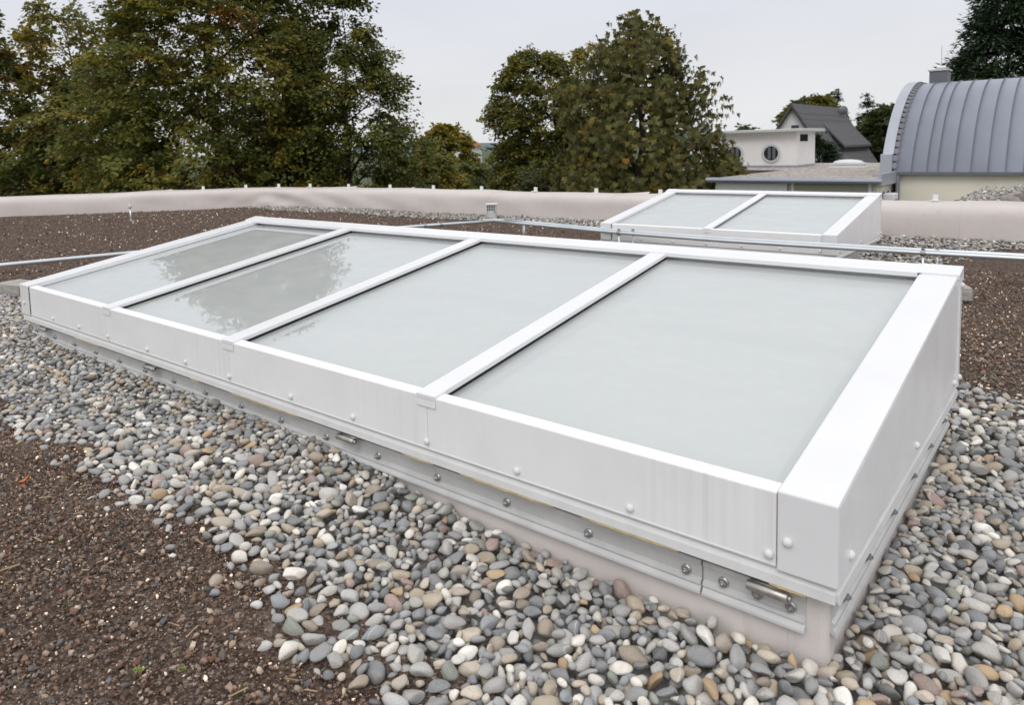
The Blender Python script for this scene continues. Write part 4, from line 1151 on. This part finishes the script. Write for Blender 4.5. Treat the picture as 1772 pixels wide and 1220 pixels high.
PW = np.array([.15, .16, .15, .08, .11, .065, .075, .05, .075, .05, .025, .026, .02, .03]); PW = PW / PW.sum()

# templates: ellipsoids in random poses with their lower and upper surfaces on a fine grid
RES = 0.0035
TMPL = []
for i in range(220):
    sc = np.clip(rng.lognormal(0, .29), .48, 1.6)
    ax = np.array([.0205 * rng.uniform(.85, 1.35), .0158 * rng.uniform(.85, 1.15), .0118 * rng.uniform(.75, 1.2)]) * sc * .77
    tilt = abs(rng.normal(0, R(24))) if rng.uniform() < .8 else rng.uniform(R(30), R(85))
    dr_ = rng.uniform(0, 6.28); yaw = rng.uniform(0, 6.28)
    rot = (Matrix.Rotation(tilt, 3, Vector((math.cos(dr_), math.sin(dr_), 0))) @ Matrix.Rotation(yaw, 3, 'Z'))
    rot = np.array(rot)
    Mx = rot @ np.diag(1 / ax ** 2) @ rot.T
    half = int(math.ceil(ax.max() / RES)); gx = np.arange(-half, half + 1) * RES
    gX, gY = np.meshgrid(gx, gx, indexing='ij')
    a_ = Mx[2, 2]; b_ = 2 * (Mx[0, 2] * gX + Mx[1, 2] * gY); c_ = Mx[0, 0] * gX ** 2 + 2 * Mx[0, 1] * gX * gY + Mx[1, 1] * gY ** 2 - 1
    disc = b_ * b_ - 4 * a_ * c_; m_ = disc > 0; sq = np.sqrt(np.maximum(disc, 0))
    TMPL.append((ax, rot, half, m_, np.where(m_, (-b_ - sq) / (2 * a_), 9.0), np.where(m_, (-b_ + sq) / (2 * a_), -9.0)))

GX0, GX1, GY0, GY1 = -3.3, 5.4, -0.62, 2.2
HN = (int((GX1 - GX0) / RES) + 40, int((GY1 - GY0) / RES) + 40)
hx = GX0 + (np.arange(HN[0]) - 20) * RES; hy = GY0 + (np.arange(HN[1]) - 20) * RES
HX_, HY_ = np.meshgrid(hx, hy, indexing='ij')
HF = ground_h(HX_, HY_) - 0.030
HF[~in_bed(HX_, HY_)] += 0.028
HF[(HX_ > -0.03) & (HX_ < 4.03) & (HY_ > 0.034) & (HY_ < 1.40)] = 1.0
CEIL = ground_h(HX_, HY_) + 0.007
OWN = np.full(HN, -1, np.int32)
placed = []
def drop(x, y, tid, K=7, spread=0.016):
    ax, rot, hf, m_, lo, hi = TMPL[tid]
    best = None
    for k in range(K):
        xx, yy = (x, y) if k == 0 else (x + rng.normal(0, spread), y + rng.normal(0, spread))
        i = int(round((xx - hx[0]) / RES)); j = int(round((yy - hy[0]) / RES))
        if i - hf < 0 or j - hf < 0 or i + hf + 1 >= HN[0] or j + hf + 1 >= HN[1]: continue
        w = HF[i - hf:i + hf + 1, j - hf:j + hf + 1]
        z = (w - lo)[m_].max()
        if best is None or z < best[0]: best = (z, i, j)
    if best is None: return
    z, i, j = best
    if z > CEIL[i, j] + rng.uniform(-.004, .005): return
    z -= 0.0018
    w = HF[i - hf:i + hf + 1, j - hf:j + hf + 1]; ow = OWN[i - hf:i + hf + 1, j - hf:j + hf + 1]
    topz = z + hi; up = m_ & (topz > w)
    w[up] = topz[up]; ow[up] = len(placed)
    placed.append((hx[i], hy[j], z, tid))
ncand = 36000
cx_ = rng.uniform(GX0, GX1, ncand * 4); cy_ = rng.uniform(GY0, GY1, ncand * 4)
kk = in_bed(cx_, cy_) & in_view(np.stack([cx_, cy_, np.zeros_like(cx_)], 1))
cx_, cy_ = cx_[kk], cy_[kk]
for x, y in zip(cx_[:ncand], cy_[:ncand]): drop(x, y, int(rng.integers(len(TMPL))))
# strays on the lava along the edge
for _ in range(240):
    x = rng.uniform(0.6, 3.7) if _ < 110 else rng.uniform(-2, 5.2); y = -0.50 - abs(rng.normal(0, .035)) if _ < 190 else 1.86 + abs(rng.normal(0, .05)); drop(x, y, int(rng.integers(len(TMPL))), 1)
for x, y, k in ((2.12, -.60, 3), (1.75, -.62, 8), (2.62, -.66, 15), (2.75, -.63, 22)): drop(x, y, k, 1)
P_ = np.array([p[:3] for p in placed]); T_ = np.array([p[3] for p in placed])
vis = np.bincount(OWN[OWN >= 0].ravel(), minlength=len(placed)) > 5
ids = np.nonzero(vis)[0]
dep = depth_of(P_)
size = np.array([TMPL[t][0][:2].prod() for t in T_])
pcol = PCOL[rng.choice(len(PCOL), len(placed), p=PW)] * rng.uniform(1.1, 1.8, (len(placed), 1))
prnd = rng.uniform(0, 1, (len(placed), 3)); pst = rng.integers(0, NST, len(placed))
visarea = np.bincount(OWN[OWN >= 0].ravel(), minlength=len(placed)) / np.maximum(dep, .3) ** 2
strict = in_view(P_, -0.005, -0.005)
rank = ids[np.argsort(-(visarea * strict)[ids])]
solo = rank[:300]; rest = rank[300:]

bed = obj('gravel_bed', numpy_mesh('gravel_bed', *(lambda gx_, gy_: (np.stack([gx_.ravel(), gy_.ravel(), (ground_h(gx_, gy_) - 0.040).ravel()], 1),
          (lambda ix: np.stack([ix[:-1, :-1], ix[:-1, 1:], ix[1:, 1:], ix[1:, :-1]], -1).reshape(-1, 4))(np.arange(gx_.size).reshape(gx_.shape))))(*np.meshgrid(np.arange(-7, 5.61, .1), np.arange(-.7, 2.31, .1)))), 'gravel_bed')
tag(bed, 'bed of grey river pebbles around the long skylight', kind='structure')
def stone_verts(i, sub):
    ax, rot = TMPL[T_[i]][:2]
    return (STONES[sub][pst[i]] * ax) @ rot.T
first_me = None
for i in solo:
    v_ = stone_verts(i, 3); n_ = len(v_)
    me = numpy_mesh('pebble', v_, ICO[3][1], np.repeat(pcol[i][None], n_, 0), np.repeat(prnd[i][None], n_, 0), True)
    me.materials.append(M['pebble'])
    o = bpy.data.objects.new('pebble', me); col.objects.link(o); o.parent = bed; o.location = P_[i]
def stones_mesh(name, idx, sub):
    V, F, K, Rn = [], [], [], []; base_ = 0
    for i in idx:
        v_ = stone_verts(i, sub) + P_[i]; V.append(v_); F.append(ICO[sub][1] + base_); base_ += len(v_)
        K.append(np.repeat(pcol[i][None], len(v_), 0)); Rn.append(np.repeat(prnd[i][None], len(v_), 0))
    return numpy_mesh(name, np.concatenate(V), np.concatenate(F), np.concatenate(K), np.concatenate(Rn), True)
nearm = rest[dep[rest] < 2.6]; farm = rest[dep[rest] >= 2.6]
for nm, ix, sub in (('pebbles', nearm, 3 if len(nearm) < 1500 else 2), ('pebbles', farm, 2 if len(farm) < 2500 else 1)):
    me = stones_mesh(nm, ix, sub); me.materials.append(M['pebble'])
    o = bpy.data.objects.new(nm, me); col.objects.link(o); o.parent = bed; o['kind'] = 'stuff'
print('PEBBLES placed', len(placed), 'visible', len(ids), 'near', len(nearm), 'far', len(farm))

# pebble strips further back: along the parapet and round the short skylight
def far_bed(name, label, n, test, x0, x1, y0, y1, lift=0.0, scl=1.0, zf=None):
    x = rng.uniform(x0, x1, n); y = rng.uniform(y0, y1, n)
    z = (ground_h(x, y) if zf is None else zf(x, y))
    k = test(x, y) & in_view(np.stack([x, y, z], 1)); x, y, z = x[k], y[k], z[k]; n = len(x)
    t = rng.integers(0, len(TMPL), n); stn = rng.integers(0, NST, n)
    v0_, f0_ = ICO[1]
    V = np.empty((n, len(v0_), 3))
    for q in range(len(TMPL)):
        kk_ = np.nonzero(t == q)[0]
        for i in kk_: V[i] = (STONES[1][stn[i]] * TMPL[q][0] * scl) @ TMPL[q][1].T
    V += np.stack([x, y, z + lift + rng.uniform(-.004, .016, n)], 1)[:, None]
    F = (f0_[None] + np.arange(n)[:, None, None] * len(v0_)).reshape(-1, 3)
    c = PCOL[rng.choice(len(PCOL), n, p=PW)] * rng.uniform(1.0, 1.6, (n, 1))
    rep = lambda a: np.repeat(a, len(v0_), 0)
    me = numpy_mesh(name, V.reshape(-1, 3), F, rep(c), rep(rng.uniform(0, 1, (n, 3))), True)
    o_ = obj(name, me, 'pebble'); tag(o_, label, kind='stuff'); return o_
def strip_test(x, y):
    near = 6.12 + 0.05 * np.sin(2.1 * x) + 0.03 * np.sin(6.7 * x) + np.where(x > 1.5, 0.12, 0) - 0.10 * smooth01(-2, -6, x)
    return (y > near) & inside(x, y, 0.02)
far_bed('gravel', 'strip of grey pebbles along the foot of the parapet', 13000, strip_test, -8.6, 6.5, 5.7, 6.95)
far_bed('gravel', 'grey pebbles around the foot of the short skylight', 5200,
        lambda x, y: ((x < 0.8) | (x > 2.8) | (y < 4.56)) & (x > .35 + .05 * np.sin(9 * y)) & (x < 3.30 + .06 * np.sin(7 * y) + 0.25 * (y - 4.2)) & (y > 4.05 + .05 * np.sin(6 * x)), .2, 4.0, 3.95, 6.3)

hp = far_bed('pebbles', None, 5200, lambda x, y: x > 3.05, 3.05, 6.3, 8.75, 11.5, 0.004, 1.15, heap_z)
hp.parent = heap

# ------------------------------------------------------------------ lava granules, straw, seedlings
LCOL = np.array([(.031, .022, .017), (.053, .037, .028), (.080, .057, .045), (.060, .055, .052), (.100, .080, .065), (.045, .046, .049), (.15, .13, .11), (.34, .30, .24), (.080, .044, .033)])
LW = np.array([.14, .24, .20, .12, .13, .06, .06, .03, .02]); LW = LW / LW.sum()
OCT_V = np.array([(1, 0, 0), (-1, 0, 0), (0, 1, 0), (0, -1, 0), (0, 0, 1), (0, 0, -1)], float)
OCT_F = np.array([(0, 2, 4), (2, 1, 4), (1, 3, 4), (3, 0, 4), (2, 0, 5), (1, 2, 5), (3, 1, 5), (0, 3, 5)])
def granules(n, x0, x1, y0, y1, test, smin, smax, pw, big):
    x = rng.uniform(x0, x1, n); y = rng.uniform(y0, y1, n); z = ground_h(x, y)
    k = test(x, y) & in_view(np.stack([x, y, z], 1), .12, .12); x, y, z = x[k], y[k], z[k]; n = len(x)
    v0_, f0_ = (ICO[1] if big else (OCT_V, OCT_F)); v0_ = v0_ if big else OCT_V
    s_ = smin + (smax - smin) * rng.uniform(0, 1, n) ** pw
    V = v0_[None] * rng.uniform(.6, 1.3, (n, len(v0_), 1)) * (s_[:, None] * rng.uniform(.6, 1.25, (n, 3)))[:, None]
    a = rng.uniform(0, 6.28, n); ca, sa = np.cos(a), np.sin(a)
    V = np.stack([V[..., 0] * ca[:, None] - V[..., 1] * sa[:, None], V[..., 0] * sa[:, None] + V[..., 1] * ca[:, None], V[..., 2] + V[..., 0] * rng.uniform(-.5, .5, (n, 1))], -1)
    V += np.stack([x, y, z + 0.001 + s_ * rng.uniform(-.1, .55, n)], 1)[:, None]
    F = (f0_[None] + np.arange(n)[:, None, None] * len(v0_)).reshape(-1, 3)
    w = LW.copy()
    c = LCOL[rng.choice(len(LCOL), n, p=w)] * np.array((1.08, 1.0, .95)) * rng.uniform(2.0, 3.8, (n, 1))
    tiny = (s_ < smin + .25 * (smax - smin)) & (rng.uniform(0, 1, n) < .07); c[tiny] = np.array((.42, .36, .28)) * rng.uniform(.6, 1.1, (tiny.sum(), 1))
    return V.reshape(-1, 3), F, np.repeat(c, len(v0_), 0)
def joined(name, label, parts, mat='granule'):
    V, F, K = [], [], []; b_ = 0
    for v_, f_, k_ in parts: V.append(v_); F.append(f_ + b_); K.append(k_); b_ += len(v_)
    o_ = obj(name, numpy_mesh(name, np.concatenate(V), np.concatenate(F), np.concatenate(K)), mat); tag(o_, label, kind='stuff'); return o_
nb_ = lambda x, y: ~in_bed(x, y + .008)
joined('lava_granules', 'loose brown lava granules in front of the pebble bed',
       [granules(74000, .5, 4.0, -1.45, -.38, nb_, .0011, .0036, 1.6, False), granules(15000, .5, 4.0, -1.45, -.38, nb_, .0030, .0078, 2.6, True)])
joined('lava_granules', 'loose brown lava granules beyond the tall end of the long skylight',
       [granules(17000, 3.5, 5.2, 1.7, 5.0, nb_, .003, .008, 1.8, False), granules(2600, 3.5, 5.2, 1.7, 5.0, nb_, .005, .012, 2, True)])
open_lava = lambda x, y: nb_(x, y) & (~strip_test(x, y + .05)) & ~((x > .3) & (x < 3.3) & (y > 4.0))
joined('lava_granules', 'rough brown lava granules across the roof behind the long skylight',
       [granules(30000, -10, 3.5, .2, 6.4, lambda x, y: open_lava(x, y) & ~((x > 0) & (y < 1.5)) & inside(x, y, 0.0), .005, .014, 2.2, False)])

mb = MB()
for _ in range(130):
    x, y = rng.uniform(.9, 3.6), rng.uniform(-1.3, -.5)
    if in_bed(x, y): continue
    a = rng.uniform(0, 3.14); L_ = rng.uniform(.004, .016) * (1.6 if rng.uniform() < .15 else 1); w = rng.uniform(.0006, .0016); z = float(ground_h(x, y)) + .006 + rng.uniform(0, .003)
    dx, dy = math.cos(a), math.sin(a); tz = rng.uniform(-.25, .25) * L_
    mb.add([(x - dx * L_ + dy * w, y - dy * L_ - dx * w, z - tz), (x + dx * L_ + dy * w, y + dy * L_ - dx * w, z + tz), (x + dx * L_ - dy * w, y + dy * L_ + dx * w, z + tz + .001),
            (x - dx * L_ - dy * w, y - dy * L_ + dx * w, z - tz + .001), (x, y, z + .0022)], [(0, 1, 2, 3), (0, 1, 4), (1, 2, 4), (2, 3, 4), (3, 0, 4)])
o = mb.build('straw_litter', 'straw'); tag(o, 'chips of straw and bark on the brown lava', kind='stuff')
mb = MB()
def sprig(x, y, s_, n_):
    z = float(ground_h(x, y)) + .004
    for k in range(n_):
        a = rng.uniform(0, 6.28); e_ = rng.uniform(.2, 1.3); L_ = s_ * rng.uniform(.5, 1); d = Vector((math.cos(a) * math.cos(e_), math.sin(a) * math.cos(e_), math.sin(e_)))
        t = d.cross(Vector((0, 0, 1))).normalized() * L_ * .22; p = Vector((x + rng.normal(0, s_ * .4), y + rng.normal(0, s_ * .4), z))
        mb.add([p, p + d * L_ * .55 + t, p + d * L_, p + d * L_ * .55 - t], [(0, 1, 2), (0, 2, 3)])
for x, y, s_, n_ in ((3.02, -.79, .012, 16), (3.08, -.735, .010, 12), (2.72, -.80, .010, 10), (2.45, -.72, .008, 8), (2.9, -.66, .007, 8), (3.2, -.68, .008, 8), (2.55, -.86, .008, 10), (2.2, -.6, .008, 6)): sprig(x, y, s_, n_)
for _ in range(60): sprig(rng.uniform(1.2, 3.4), rng.uniform(-1.2, -.55), .004, 4)
for _ in range(70): sprig(rng.uniform(3.7, 4.8), rng.uniform(1.9, 4), .010, 6)
o = mb.build('seedlings', 'sprout'); tag(o, 'tiny yellow-green stonecrop seedlings on the brown lava', kind='stuff')
# a curled orange leaf
mb = MB()
for i in range(7):
    for j in (-1, 0, 1):
        t = i / 6; w = .011 * math.sin(math.pi * min(1, t * .95 + .05)) ** .8
        mb.v.append((.034 * t - .017, w * j, .006 + .012 * abs(t - .4) + .006 * abs(j)))
for i in range(6):
    for j in range(2): mb.f.append((i * 3 + j, i * 3 + j + 1, (i + 1) * 3 + j + 1, (i + 1) * 3 + j))
o = mb.build('fallen_leaf', 'leaf_orange', smooth=True); o.location = (2.03, -.655, float(ground_h(2.03, -.655)) + .004); o.rotation_euler = (0, R(-25), R(70))
tag(o, 'single curled orange leaf lying on the brown lava', 'leaf')
